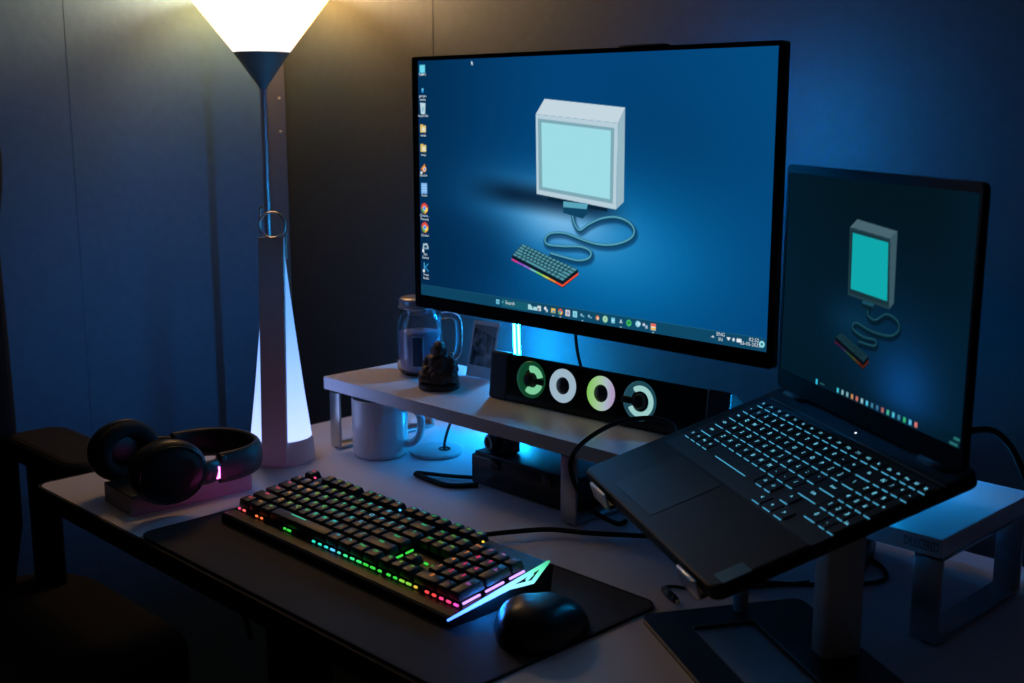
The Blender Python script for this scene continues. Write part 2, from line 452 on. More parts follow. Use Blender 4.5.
# desktop picture of the monitor
P = Pic(640, 354, 1.813); U, V = P.uv[..., 0], P.uv[..., 1]
P.im[:] = (2, 66, 118)
P.lerp(1-sm(U, -.1, .5), (2, 44, 80)); P.lerp((1-sm(U, 0, .45))*(1-sm(V, .1, .5))*.6, (2, 36, 72))
P.lerp(sm(U, .62, 1.)*(sm(V, .1, .9))*.7, (3, 76, 128))
P.gauss(.76, .62, .22, .16, (3, 54, 96), .5, -.3)
P.gauss(.62, .27, .36, .2, (4, 116, 178), .9)
P.gauss(.46, .375, .27, .095, (72, 156, 214), .9, -.16)
P.gauss(.47, .40, .14, .060, (128, 190, 232), .85, -.12)
P.lerp((1-sm(np.abs(V-(.47-.10*(U-.3))), .0, .085))*sm(U, .12, .33)*(1-sm(U, .55, .68))*.85, (3, 24, 46))
P.lerp((1-sm(U, .22, .40))*(1-sm(V, .30, .43))*sm(V, .05, .2)*.35, (2, 40, 76))
mcols = dict(side=(150, 182, 196), top=(196, 214, 224), front=(182, 206, 218), bez=(124, 168, 180), scr=(158, 220, 230), cshadow=(4, 40, 74), cdark=(14, 66, 96),
             cable=(88, 164, 186), kbody=(10, 26, 40), key=(78, 146, 160), rgb=1., kbh=.022)
front = [(.3916, .7823), (.6255, .7516), (.6234, .4389), (.3955, .476)]
P.poly([(.43, .475), (.60, .445), (.60, .428), (.43, .455)], (6, 34, 54))
wallpaper(P, front, [(.3916, .7823), (.418, .8405), (.6432, .8076), (.6255, .7516)], [(.6255, .7516), (.6432, .8076), (.6442, .4692), (.6234, .4389)],
          [(.3984, .7664), (.6156, .7342), (.6146, .4592), (.4022, .4928)], [(.4089, .7519), (.6063, .7248), (.6066, .475), (.4127, .5049)],
          [(.4753, .455), (.5463, .4524), (.5449, .4149), (.5316, .3952), (.4756, .4108)],
          [(.5023, .4223), (.5062, .38), (.5229, .3479), (.5497, .3732), (.5849, .399), (.6238, .4083), (.6579, .3947), (.6733, .365), (.6629, .3343), (.625, .3088), (.5815, .3013), (.5368, .3107), (.4817, .3302), (.4393, .3245), (.4222, .3009), (.43, .2806), (.4726, .2793), (.528, .285), (.5552, .2707), (.5509, .2457), (.5193, .232), (.4729, .2394), (.4397, .2468)],
          [(.3193, .2242), (.3516, .2744), (.5195, .1999), (.4753, .1459)], mcols, .0145)
# task bar
P.poly([(0, 0), (1, 0), (1, .046), (0, .046)], (14, 70, 98), al=.9)
P.line([(0, .046), (1, .046)], .002, (60, 120, 140), .5)
P.poly([(.285, .008), (.372, .008), (.372, .04), (.285, .04)], (22, 92, 112))
tb = [.2721, .385, .4048, .4255, .4478, .4692, .4909, .5124, .5342, .5557, .5771, .5986, .6205, .642, .6633, .6874, .7062, .7277]
for k, u in enumerate(tb):
    v = .0245
    if k == 0: [P.rect(u+a, v+c_, .0048, .0085, (130, 215, 240)) for a in (-.003, .003) for c_ in (-.0052, .0052)]
    elif k == 1: P.poly([(u-.015, .014), (u+.014, .014), (u+.014, .028), (u-.004, .028), (u-.008, .036), (u-.015, .034)], (165, 215, 225)); P.disc(u, .024, .005, (60, 130, 140))
    elif k == 2: P.rect(u, v, .011, .021, (210, 220, 222)); P.rect(u-.002, v-.004, .005, .01, (90, 120, 140))
    elif k == 3: P.disc(u-.002, v+.004, .007, (225, 228, 230)); P.rect(u+.003, v-.004, .006, .011, (190, 215, 225))
    elif k == 4: P.rect(u, v, .013, .018, (236, 196, 92)); P.rect(u+.001, v-.003, .007, .008, (88, 150, 190))
    elif k == 5: P.disc(u, v, .0125, (214, 84, 62)); P.poly([(u-.006, v-.008), (u, v-.012), (u+.001, v), (u-.005, v+.004)], (70, 170, 90)); P.poly([(u, v-.012), (u+.006, v-.006), (u+.006, v+.002), (u, v)], (240, 200, 70)); P.disc(u, v, .005, (90, 150, 225))
    elif k == 6: P.rect(u, v, .0135, .024, (214, 214, 222)); P.disc(u, v, .0065, (90, 90, 130)); P.disc(u, v, .003, (220, 220, 226))
    elif k == 7: P.rect(u, v, .0125, .024, (140, 214, 232)); P.rect(u, v, .007, .012, (110, 180, 205))
    elif k in (8, 9): P.poly([(u-.006, v+.003), (u+.006, v-.002), (u+.005, v-.006), (u-.006, v-.002)], (120, 190, 215)); P.rect(u-.003, v+.004, .004, .004, (200, 225, 235))
    elif k == 10: P.disc(u, v, .009, (230, 130, 60)); P.disc(u+.001, v-.002, .0045, (225, 235, 240))
    elif k == 11: P.disc(u, v, .0135, (130, 196, 150)); P.disc(u, v, .009, (190, 225, 200)); P.disc(u, v, .0045, (110, 170, 140))
    elif k == 12: P.rect(u, v, .010, .021, (120, 200, 225)); P.rect(u, v, .006, .004, (210, 235, 245))
    elif k == 13: P.rect(u, v-.003, .009, .003, (190, 215, 225)); P.rect(u, v+.003, .004, .010, (190, 215, 225))
    elif k == 14: P.disc(u, v, .0125, (60, 190, 100)); P.rect(u, v+.003, .008, .0022, (10, 60, 40)); P.rect(u, v-.002, .006, .0022, (10, 60, 40))
    elif k == 15: P.disc(u, v+.002, .0115, (150, 215, 235)); P.disc(u+.004, v+.004, .006, (200, 232, 240))
    elif k == 16: P.rect(u-.003, v+.003, .006, .010, (200, 210, 225)); P.rect(u+.004, v-.004, .006, .012, (170, 190, 215))
    elif k == 17: P.rect(u, v, .0125, .024, (236, 232, 226)); P.rect(u, v+.007, .0125, .009, (235, 90, 70)); P.rect(u, v-.006, .0125, .007, (240, 180, 70))
    if k in (4, 5, 8, 13, 17): P.rect(u, .0045, .005, .003, (170, 200, 210))
P.disc(.2885, .0265, .0045, (120, 200, 205)); P.disc(.2885, .0265, .0025, (22, 92, 112))
# tray
P.poly([(.871, .022), (.8755, .029), (.88, .022)], (220, 232, 238))
P.poly([(.9075, .031), (.9175, .031), (.9125, .019)], (235, 240, 244)); P.disc(.924, .026, .006, (220, 230, 236), sx=.9); P.rect(.9365, .026, .011, .013, (228, 236, 240))
P.disc(.988, .026, .0115, (150, 226, 232)); P.disc(.988, .026, .005, (40, 110, 130))
# desktop icons
ICONS = [(.0165, .9679), (.0165, .8787), (.0165, .804), (.0165, .718), (.0165, .636), (.0165, .549), (.0175, .466), (.0175, .380), (.018, .298), (.019, .2114), (.020, .124)]
for k, (u, v) in enumerate(ICONS):
    if k == 0: P.rect(u, v, .020, .034, (92, 200, 225)); P.rect(u, v, .015, .025, (110, 214, 236)); P.rect(u, v-.022, .008, .006, (180, 215, 225))
    elif k == 1: P.rect(u, v, .007, .018, (40, 150, 220)); P.rect(u, v+.004, .005, .008, (120, 205, 235))
    elif k == 2: P.poly([(u-.010, v+.024), (u+.010, v+.022), (u+.008, v-.024), (u-.007, v-.024)], (188, 214, 224)); P.poly([(u-.004, v+.006), (u+.004, v+.006), (u+.003, v-.014), (u-.003, v-.014)], (140, 186, 205))
    elif k in (3, 4): P.rect(u, v, .021, .030, (214, 190, 110)); P.rect(u-.005, v+.016, .010, .006, (226, 184, 90)); P.rect(u+.002, v-.002, .014, .018, (226, 220, 190))
    elif k == 5: P.disc(u+.002, v, .014, (232, 140, 50)); P.line([(u-.009, v-.002), (u+.004, v+.018)], .006, (232, 140, 50)); P.disc(u+.003, v-.001, .0085, (236, 240, 244)); P.disc(u+.003, v-.001, .0045, (40, 90, 170)); P.rect(u-.008, v-.016, .007, .010, (235, 238, 240))
    elif k == 6: P.rect(u, v, .022, .046, (120, 178, 236)); [P.rect(u, v+.012-.011*j, .015, .003, (186, 216, 246)) for j in range(3)]
    elif k in (7, 8):
        P.disc(u, v, .023, (222, 74, 60)); P.poly([(u-.012, v+.006), (u-.010, v-.014), (u, v-.023), (u+.001, v-.006), (u-.006, v-.002)], (60, 160, 84)); P.poly([(u, v-.023), (u+.012, v-.010), (u+.012, v+.006), (u+.005, v), (u+.001, v-.006)], (244, 204, 72))
        P.disc(u, v, .0105, (238, 240, 246)); P.disc(u, v, .0082, (70, 136, 226))
    elif k == 9: P.line([(u-.008, v-.01), (u-.006, v+.012), (u+.006, v+.014), (u+.010, v-.002)], .008, (176, 202, 214)); P.rect(u+.002, v-.004, .012, .008, (120, 160, 180)); P.rect(u-.008, v-.016, .007, .012, (232, 238, 240))
    else: P.line([(u-.006, v+.018), (u-.006, v-.018)], .006, (70, 170, 214)); P.line([(u+.008, v+.016), (u-.003, v), (u+.009, v-.016)], .006, (40, 140, 200)); P.rect(u-.008, v-.016, .007, .012, (232, 238, 240))
P.poly([(.1870, .993), (.1870, .976), (.1895, .980), (.192, .974), (.1935, .977), (.1905, .983), (.1935, .985)], (225, 235, 240))
# ------------------------------------------------------------------ monitor
MY = 1.105
mon = thing('monitor', 'large black framed monitor showing a blue desktop above the riser', 'monitor', (-1.0197, MY, RT))
MX0, MX1, MZ0, MZ1 = -1.3262-(-1.0197), -.7215-(-1.0197), .969-RT, 1.3195-RT
M = Matrix(((1, 0, 0, 0), (0, 0, 1, 0), (0, 1, 0, 0), (0, 0, 0, 1)))      # xy plane -> xz plane, z -> y
b = B(); b.prism(rrect(MX0, MZ0, MX1, MZ1, .004, 3), .0015, .010, bev=.001, M=M); b.build('back_shell', black_matte, mon)
b = B(); sx0, sx1, sz0, sz1 = -1.3155+1.0197, -.7290+1.0197, .987-RT, 1.314-RT
b.plate_hole(rrect(MX0, MZ0, MX1, MZ1, .004, 3), rrect(sx0, sz0, sx1, sz1, .0005, 3), -.0015, .0015, M=M)
b.build('bezel', mat('bezel_plastic', (.005, .0055, .006), .7, spec=.06), mon)
scr_m = screen_mat('monitor_picture', 1.0)
Ms = T(sx0, .0006, sz0) @ Matrix(((1, 0, 0, 0), (0, 0, 1, 0), (0, 1, 0, 0), (0, 0, 0, 1)))
scr = picture_mesh('screen', P, sx1-sx0, sz1-sz0, mon, Ms, scr_m)
lab(scr, 'lit screen with desktop icons and a small white computer picture')
txt_m = glow('screen_text_glow', lin((215, 232, 240)), .9)
def on_screen(u, v): return T(sx0+u*(sx1-sx0), -.0002, sz0+v*(sz1-sz0)) @ RX(PI/2)
LABELS = [('This PC', .9425), ('georges\nveritas', .8467), ('Recycle Bin', .7717), ('media', .69), ('temp', .6076), ('Blender', .5203), ('Notes', .4349), ('Chrome -\nPersonal', .3401), ('Chrome', .2625), ('Epic\nGames', .1736), ('Visual\nStudio', .0835)]
for (t_, v), (u, _) in zip(LABELS, ICONS):
    b = B(); b.text(t_, .0050, on_screen(u+.001, v)); b.build('icon_label', txt_m, scr)
for t_, u, v, s_ in (('Search', .313, .0255, .0066), ('ENG\nIN', .894, .027, .0058), ('02:52', .9705, .0345, .006), ('26-05-2023', .9625, .0185, .0058)):
    b = B(); b.text(t_, s_, on_screen(u, v)); b.build('taskbar_text', txt_m, scr)
b = B(); b.box((0, .042, (MZ0+MZ1)/2+.02), (.33, .066, .24), .012); b.build('rear_housing', black_matte, mon)
b = B(); b.box((0, .070+(YB-MY-.075)/2, (MZ0+MZ1)/2+.03), (.05, YB-MY-.075, .05), .004); b.box((0, YB-MY-.006, (MZ0+MZ1)/2+.03), (.11, .008, .12), .003)
b.build('wall_arm', black_matte, mon)
b = B(); b.box((.152, .0775, (MZ0+MZ1)/2+.06), (.010, .006, .16), .001); b.build('backlight_strip', glow('backlight_blue', (.0, .31, 1.), 120.), mon)
b = B(); b.box((.098, .012, MZ1-.001), (.066, .016, .008), .002)
b.build('top_clip', mat('clip_plastic', (.06, .07, .08), .25), mon)
# ------------------------------------------------------------------ light bar behind the speaker, and an unseen added one
def light_bar(label, loc, h, st, shield=False):
    m = glow('light_bar_blue', (.006, .39, 1.), st)
    bar = thing('light_bar', label, 'lamp', loc)
    b = B(); b.prism(rrect(-.022, -.013, .022, .013, .006), 0, .008, bev=.0015); b.build('base', black, bar)
    k1 = -.052*h
    if shield:
        b = B(); b.box((k1/2, .0065, h/2+.008), (.034, .003, h+.012), .001); b.build('back_shield', black, bar)  # only on the added bar, keeps its light off the wall
    b = B(); b.box((k1, 0, h+.011), (.018, .008, .008), .002); b.build('top_cap', black, bar)
    for k in (-.0048, .0048):
        b = B(); b.tube([(k, 0, .007), (k+k1, 0, h+.008)], .0017, 12); b.build('light_tube', m, bar)
light_bar('upright twin tube light bar glowing icy blue behind left part of speaker', (-1.297, 1.288, DT), .307, 180.)
light_bar('added unseen short light bar behind the laptop lid, lighting right end of riser', (-.668, 1.234, RT), .075, 420., True)  # unseen source, put in to throw blue onto the riser's right end
# ------------------------------------------------------------------ speaker bar on the riser
spk = thing('speaker_bar', 'long black speaker bar with four glowing rings on the riser', 'speaker', (-1.204, 1.133, RT), (0, 0, math.radians(3.2)))
SL, SH, SD = .392, .066, .062
TILT = math.radians(6)
b = B()
Mp = Matrix(((0, 0, 1, 0), (1, 0, 0, 0), (0, 1, 0, 0), (0, 0, 0, 1)))     # xy polygon -> yz, z -> x
prof = [(0, .003), (.0062, SH-.003), (.0085, SH), (.018, SH-.002), (SD+.008, .022), (SD+.010, .016), (SD+.010, .003), (SD+.007, 0), (.003, 0)]
b.prism(prof, .034, SL-.034, M=Mp); b.build('body', gloss, spk)
cap_m = mat('speaker_cap', (.018, .020, .024), .38)
for x0, x1 in ((0, .034), (SL-.034, SL)):
    b = B(); b.prism([(p[0]-.0012 if p[0] < .02 else p[0]+.0012, p[1]+(.0012 if p[1] > .04 else 0)) for p in prof], x0, x1, bev=.003, M=Mp); b.build('end_cap', cap_m, spk)
def face(x, zz, lift):        # a frame lying on the slanted front, z out of it
    yy = .0062*(zz/SH)+.0002
    return T(x, yy, zz) @ RX(PI/2-TILT*.95) @ T(0, 0, lift)
ring_specs = [(.077, 'pr', lin((70, 200, 130)), lin((150, 250, 190))), (.1335, 'dr', lin((196, 226, 246)), None), (.198, 'dg', lin((196, 240, 190)), None), (.260, 'pl', lin((120, 200, 215)), lin((190, 250, 246)))]
dim_green = mat('translucent_ring_green', (.05, .14, .09), .25, emit=lin((14, 84, 50)), strength=.5)
dim_cyan = mat('translucent_ring_cyan', (.10, .16, .18), .25, emit=lin((40, 96, 112)), strength=.5)
for k, (x, kind, c1, c2) in enumerate(ring_specs):
    zc = .0365
    if kind[0] == 'd':
        gm = glow('ring_glow_%d' % k, c1, .6)
        if k == 2:
            gm = glow_ramp('ring_glow_green_lilac', [(0, lin((160, 240, 110))), (.45, lin((200, 244, 190))), (.75, lin((206, 224, 240))), (1, lin((214, 190, 236)))], 'X', -.02, .02, .62)
        b = B(); b.ring(.0172, .0056, n=48, m=12, fz=.45)
        o = b.build('light_ring', gm, spk); o.matrix_local = face(x, zc, .0008); lab(o, 'glowing ring')
        b = B(); b.lathe([(0, .0038), (.004, .0034), (.0085, .001), (.0115, .0006), (.012, -.001), (0, -.001)], 32)
        o = b.build('speaker_cone', mat('cone_%d' % k, (.012, .018, .034), .3), spk); o.matrix_local = face(x, zc, 0)
    else:
        b = B(); b.ring(.0195, .0062, n=48, m=12, fz=.5)
        o = b.build('trim_ring', dim_green if k == 0 else dim_cyan, spk); o.matrix_local = face(x, zc, .0004)
        gm = glow('crescent_glow_%d' % k, c2, .62)
        b = B()
        if k == 0:
            b.ring(.0150, .0048, a0=math.radians(18), a1=math.radians(105), n=20, m=10, fz=.6, M=T(.004, 0, .0022))
            b.ring(.0150, .0048, a0=math.radians(-120), a1=math.radians(-18), n=20, m=10, fz=.6, M=T(.004, 0, .0022))
        else:
            b.ring(.0168, .0036, a0=math.radians(-150), a1=math.radians(125), n=36, m=10, fz=.6, M=T(.003, 0, .0024))
        o = b.build('light_crescent', gm, spk); o.matrix_local = face(x, zc, .001); lab(o, 'bright crescent of light')
        b = B(); b.lathe([(0, .0062), (.0075, .006), (.0095, .004), (.0105, -.001), (0, -.001)], 32)
        sg = 1 if k == 0 else -1
        b.box((sg*.0145, -.0005, .003), (.023, .0085, .006), .002)
        o = b.build('hub', black_matte, spk); o.matrix_local = face(x-.001*sg, zc, .001)
b = B(); b.tube([(-1.0435+.08*0, MY+.030, MZ0+RT+.03), (-1.05, 1.145, .955), (-1.058, 1.162, .918), (-1.062, 1.178, .895)], .0022, 8, smooth_pts=6)
tag(b.build('signal_cable', black_soft), 'thin black cable hanging from monitor down to the speaker bar', 'cable')
# ------------------------------------------------------------------ glass jar mug
jar = thing('jar_mug', 'handled glass jar mug of pale drink on left end of riser', 'mug', (-1.388, 1.162, RT))
outer = [(0, .0), (.024, .0), (.030, .003), (.0345, .012), (.0352, .03), (.0352, .075), (.034, .086), (.030, .094), (.0275, .098), (.0275, .102), (.0305, .104)]
inner = [(.0265, .104), (.025, .098), (.0275, .093), (.0312, .085), (.0324, .074), (.0324, .03), (.0315, .013), (.027, .006), (0, .006)]
b = B(); b.lathe(outer+inner, 56); b.build('glass_body', glass, jar)
b = B(); b.lathe([(0, .0068), (.026, .0068), (.0306, .0135), (.0315, .03), (.0315, .066), (0, .066)], 48)
b.build('drink', mat('milky_drink', (.50, .48, .72), .3), jar)
b = B(); b.lathe([(0, .119), (.0275, .119), (.0295, .1175), (.0302, .115), (.0302, .106), (.0315, .1055), (.0315, .1035), (.0308, .1035), (.0308, .1045), (.0, .1048)], 56)
lab(b.build('lid', mat('jar_lid', (.5, .5, .6), .3, metal=.7), jar), 'metal screw lid')
for z in (.0965, .0995):
    b = B(); b.ring(.0278, .0012, c=(0, 0, z), n=48, m=8); b.build('glass_thread', glass, jar)
ha = math.radians(43)
b = B(); b.tube([(.033, 0, .090), (.046, 0, .092), (.0585, 0, .086), (.061, 0, .07), (.0605, 0, .045), (.056, 0, .030), (.046, 0, .023), (.0335, 0, .022)], .0052, 14, smooth_pts=6)
b.build('handle', glass, jar).matrix_local = RZ(ha)
b = B(); na = 10; a0, a1 = math.radians(-58), math.radians(-32)
bm = bmesh.new(); g = [[bm.verts.new((.0362*math.cos(a0+(a1-a0)*i/na), .0362*math.sin(a0+(a1-a0)*i/na), z)) for i in range(na+1)] for z in (.018, .064)]
for i in range(na): bm.faces.new((g[0][i], g[0][i+1], g[1][i+1], g[1][i]))
b.merge(bm); lb = b.build('label', mat('jar_label', (.02, .06, .13), .4), jar)
mo = lb.modifiers.new('thick', 'SOLIDIFY'); mo.thickness = .0006
b = B()
for aa in (a0, a1): b.tube([(.0366*math.cos(aa), .0366*math.sin(aa), z) for z in (.018, .064)], .0006, 6)
for z in (.018, .064): b.tube([(.0366*math.cos(a0+(a1-a0)*i/na), .0366*math.sin(a0+(a1-a0)*i/na), z) for i in range(na+1)], .0006, 6)
b.build('label_border', mat('label_border_white', (.75, .78, .9), .4), lb)
# ------------------------------------------------------------------ small bronze figurine
fig = thing('seated_figurine', 'small dark carved seated figurine on round plinth in front of jar', 'figurine', (-1.296, 1.121, RT), (0, 0, math.radians(38)))
b = B(); b.lathe([(0, 0), (.0295, 0), (.0305, .002), (.030, .006), (.0285, .008), (0, .008)], 40); b.build('plinth', mat('plinth_brown', (.05, .034, .026), .45, bump=(90, .3)), fig)
b = B()
R = lambda x, y=0, z=0: Euler((x, y, z)).to_matrix()
b.ball((0, 0, .016), (.024, .021, .0105)); b.ball((-.015, -.010, .0165), (.0115, .0115, .0085)); b.ball((.015, -.010, .0165), (.0115, .0115, .0085))   # crossed legs
b.ball((0, -.017, .0125), (.012, .006, .005)); b.ball((-.006, -.020, .012), (.006, .004, .004)); b.ball((.008, -.0195, .0115), (.006, .004, .004))
b.ball((0, -.002, .029), (.0155, .0145, .0135)); b.ball((0, -.009, .0275), (.0115, .0095, .0105))                    # belly
b.ball((0, .002, .0405), (.0135, .011, .0095)); b.ball((-.0085, -.004, .040), (.006, .005, .005)); b.ball((.0085, -.004, .040), (.006, .005, .005))
b.ball((-.0165, -.001, .035), (.0052, .0058, .0105), rot=R(0, .35)); b.ball((-.0165, -.0095, .0265), (.0045, .0085, .0045), rot=R(.4))
b.ball((.0165, 0, .037), (.005, .0055, .010), rot=R(0, -.5)); b.ball((.020, -.006, .030), (.0042, .0075, .0045), rot=R(.6))
b.ball((0, -.001, .0525), (.0088, .0086, .0092)); b.ball((0, -.0065, .050), (.0062, .0045, .005)); b.ball((0, -.0092, .0515), (.0016, .0022, .0022))     # head, jowls, nose
b.ball((-.0092, .0005, .0505), (.0022, .003, .0055)); b.ball((.0092, .0005, .0505), (.0022, .003, .0055)); b.ball((0, .0015, .0590), (.0074, .0072, .0046))
for sx, sy, sz, s_ in ((-.021, -.006, .012, 1), (.0215, -.007, .0125, 1), (-.019, .009, .022, .9), (.019, .010, .024, .9), (-.012, .014, .034, .8), (.013, .013, .036, .8), (0, .015, .026, 1.3)):
    b.ball((sx, sy, sz), (.0062*s_, .0062*s_, .0075*s_)); b.ball((sx*1.06, sy*1.1-.001, sz+.0088*s_), (.0042*s_,)*3)
for i in range(26):
    a = random.uniform(0, 2*PI); z = random.uniform(.012, .040); rr_ = .0245*(1-(z-.010)/.055)
    b.ball((rr_*math.cos(a), rr_*math.sin(a)*.95, z), (random.uniform(.003, .005),)*3, 2)
bd = b.build('figure', bronze, fig); bd.scale = (1.1, 1.1, 1.08); bd.location = (0, 0, .0004)
rm = bd.modifiers.new('join', 'REMESH'); rm.mode = 'VOXEL'; rm.voxel_size = .00085; rm.use_smooth_shade = True
smo = bd.modifiers.new('soft', 'SMOOTH'); smo.factor = .5; smo.iterations = 2
# ------------------------------------------------------------------ instant photo
ph = thing('instant_photo', 'small white bordered instant photo leaning behind left end of speaker', 'photo', (-1.302, 1.204, RT+.0005), (math.radians(-13), 0, math.radians(3)))
PW, PH = .054, .086
Mv = Matrix(((1, 0, 0, 0), (0, 0, 1, 0), (0, 1, 0, 0), (0, 0, 0, 1)))
b = B(); b.prism(rrect(-PW/2, 0, PW/2, PH, .0015, 3), 0, .0009, M=Mv); b.build('paper', mat('photo_paper', (.55, .58, .62), .35), ph)
pm = bpy.data.materials.new('photo_print'); pm.use_nodes = True; nt = pm.node_tree; bs = nt.nodes['Principled BSDF']
tcn = nt.nodes.new('ShaderNodeTexCoord'); ns = nt.nodes.new('ShaderNodeTexNoise'); ns.inputs['Scale'].default_value = 75; ns.inputs['Detail'].default_value = 5
rp = nt.nodes.new('ShaderNodeValToRGB'); rp.color_ramp.elements[0].position = .42; rp.color_ramp.elements[0].color = (.012, .014, .018, 1); rp.color_ramp.elements[1].position = .62; rp.color_ramp.elements[1].color = (.20, .22, .25, 1)
nt.links.new(tcn.outputs['Object'], ns.inputs['Vector']); nt.links.new(ns.outputs['Fac'], rp.inputs['Fac']); nt.links.new(rp.outputs['Color'], bs.inputs['Base Color']); bs.inputs['Roughness'].default_value = .25
sky_m = mat('photo_print_light', (.16, .18, .21), .25)
b = B(); x0, x1, z0, z1 = -.023, .023, .018, .080
b.prism([(x0, z0), (x1, z0), (x1, .064), (x0, .075)], -.0003, .0002, M=Mv); b.mi = 1
b.prism([(x0, .075), (x1, .064), (x1, z1), (x0, z1)], -.0003, .0002, M=Mv)
lab(b.build('picture', [pm, sky_m], ph), 'grey landscape print')
b = B(); b.tube([(0, .0012, .05), (0, .028, .007)], .0012, 8); b.build('prop', black, ph)
# ------------------------------------------------------------------ mug under the riser
mug = thing('coffee_mug', 'white ceramic mug standing under left end of riser', 'mug', (-1.3835, 1.079, DT))
mug.scale = (1.06, 1.06, 1.055)
b = B(); b.lathe([(0, 0), (.033, 0), (.0365, .002), (.0385, .008), (.0392, .02), (.0392, .082), (.0385, .0845), (.0372, .0835), (.0365, .02), (.034, .007), (0, .006)], 56); b.build('cup', ceramic, mug)
b = B(); b.tube([(.037, 0, .069), (.050, 0, .071), (.060, 0, .062), (.0625, 0, .046), (.058, 0, .030), (.048, 0, .021), (.037, 0, .020)], .0052, 14, smooth_pts=6, flat=(1, 1.3))
b.build('handle', ceramic, mug).matrix_local = RZ(math.radians(28))
# ------------------------------------------------------------------ white charging puck
pk = thing('charging_puck', 'flat round white charging puck under the riser behind the mug', 'charger', (-1.329, 1.142, DT))
b = B(); b.lathe([(0, 0), (.038, 0), (.0395, .002), (.0395, .005), (.038, .0065), (0, .0075)], 56); b.build('disc', white_metal, pk)
b = B(); b.tube([(.012, .006, .008), (.013, .006, .02), (.016, .014, .045), (.020, .030, .066), (.020, .048, .078), (.020, .075, .081)], .0022, 8, smooth_pts=6); b.build('cable', black_soft, pk)
b = B(); b.ring(.008, .0013, c=(.012, .006, .0085), n=20, m=8); b.build('cable_collar', black, pk)
# ------------------------------------------------------------------ black strap loop on the desk
b = B(); b.tube([(-1.175, 1.105, DT+.0035), (-1.215, 1.075, DT+.004), (-1.255, 1.053, DT+.0045), (-1.262, 1.049, DT+.0045), (-1.255, 1.045, DT+.0035), (-1.220, 1.042, DT+.003), (-1.188, 1.046, DT+.003), (-1.165, 1.075, DT+.003)], .0028, 8, smooth_pts=6, flat=(.9, 1.8))
tag(b.build('strap', black_soft), 'black flat strap looped on desk beside black case under riser', 'strap')
# ------------------------------------------------------------------ black case under the riser
bx = thing('storage_case', 'long black case lying on desk under the riser', 'case', (-1.188, 1.084, DT), (0, 0, math.radians(-1)))
b = B(); b.box((.098, .055, .021), (.196, .11, .042), .003); b.build('body', mat('case_black', (.012, .014, .016), .3), bx)
b = B(); b.box((.10, .055, .0435), (.190, .106, .006), .002); b.build('lid', black, bx)
for x in (.05, .15):
    b = B(); b.box((x, -.001, .036), (.016, .004, .014), .001); b.build('latch', gloss, bx)
wc = thing('camera', 'small black camera with shiny lens resting on black case under riser', 'camera', (-1.155, 1.115, DT+.0466), (0, 0, math.radians(-14)))
b = B(); b.box((0, 0, .014), (.05, .026, .028), .004); b.build('body', black, wc)
b = B(); b.lathe([(0, 0), (.012, 0), (.0125, .012), (.0115, .014), (.0085, .013), (0, .0105)], 32, M=T(.004, -.012, .014) @ RX(PI/2)); b.build('lens', gloss, wc)
b = B(); b.lathe([(.0088, 0), (.0105, .001), (.0088, .002)], 32, M=T(.004, -.0262, .014) @ RX(PI/2)); b.build('lens_ring', silver, wc)
# ------------------------------------------------------------------ desk mat
dm = B(); dm.prism(rrect(-1.311, .649, -.735, .936, .018), DT, DT+.003, bev=.0008)
dmo = thing('desk_mat', 'dark rectangular desk mat lying under keyboard and mouse', 'mat', (-1.02, .796, DT))
o = dm.build('cloth', pad_m, dmo); o.location = (1.02, -.796, -DT)
b = B(); b.plate_hole(rrect(-1.3115, .6485, -.7345, .9365, .0185), rrect(-1.309, .651, -.737, .934, .016), DT, DT+.0033)
o = b.build('stitched_edge', black_soft, dmo); o.location = (1.02, -.796, -DT)
# ------------------------------------------------------------------ keyboard
kb = thing('gaming_keyboard', 'black gaming keyboard with rainbow backlit keys and glowing right wing', 'keyboard', (-1.279, .745, DT+.003), (0, 0, math.radians(-.8)))
KS = math.radians(7.4)
def kz(y): return .0135+(y-.018)*math.tan(KS)      # height of the top plate
KD = .146
b = B(); b.prism([(0, .0), (0, .0095), (.003, .0115), (.018, .0125), (.0185, .0135), (KD-.003, kz(KD-.003)), (KD, kz(KD)-.003), (KD-.004, 0)], 0, .4375, M=Mp, bev=.001)
kbody = b.build('chassis', mat('keyboard_chassis', (.016, .016, .017), .38, metal=.3), kb)
RB = [(0, (255, 60, 170)), (.07, (255, 120, 60)), (.2, (120, 220, 90)), (.36, (40, 220, 190)), (.5, (90, 200, 255)), (.6, (60, 230, 140)), (.72, (60, 220, 70)), (.8, (255, 190, 60)), (.87, (255, 50, 70)), (.94, (240, 80, 190)), (1, (190, 150, 255))]
def rb(t):
    for (a, c), (d, e) in zip(RB, RB[1:]):
        if t <= d:
            q = (t-a)/(d-a); return tuple(c[i]*(1-q)+e[i]*q for i in range(3))
    return RB[-1][1]
NL = 14
leg_ms = [glow('legend_glow_%d' % i, lin(rb((i+.5)/NL)), 1.05) for i in range(NL)]
U_ = .01875
R5 = [('Esc', 0, 1)]+[('F%d' % (i+1), [2, 3, 4, 5, 6.5, 7.5, 8.5, 9.5, 11, 12, 13, 14][i], 1) for i in range(12)]+[('Prt', 15.25, 1), ('Scr', 16.25, 1), ('Brk', 17.25, 1)]
def row(keys, x=0.):
    out = []
    for k in keys:
        t_, w = k if isinstance(k, tuple) else (k, 1)
        if t_ is not None: out.append((t_, x, w))
        x += w
    return out
R4 = row(['~']+list('1234567890')+['-', '=', ('Back', 2)])+row(['Ins', 'Hm', 'PU'], 15.25)+row(['Num', '/', '*', '-'], 18.5)
R3 = row([('Tab', 1.5)]+list('QWERTYUIOP')+['[', ']', ('\\', 1.5)])+row(['Del', 'End', 'PD'], 15.25)+row(['7', '8', '9'], 18.5)
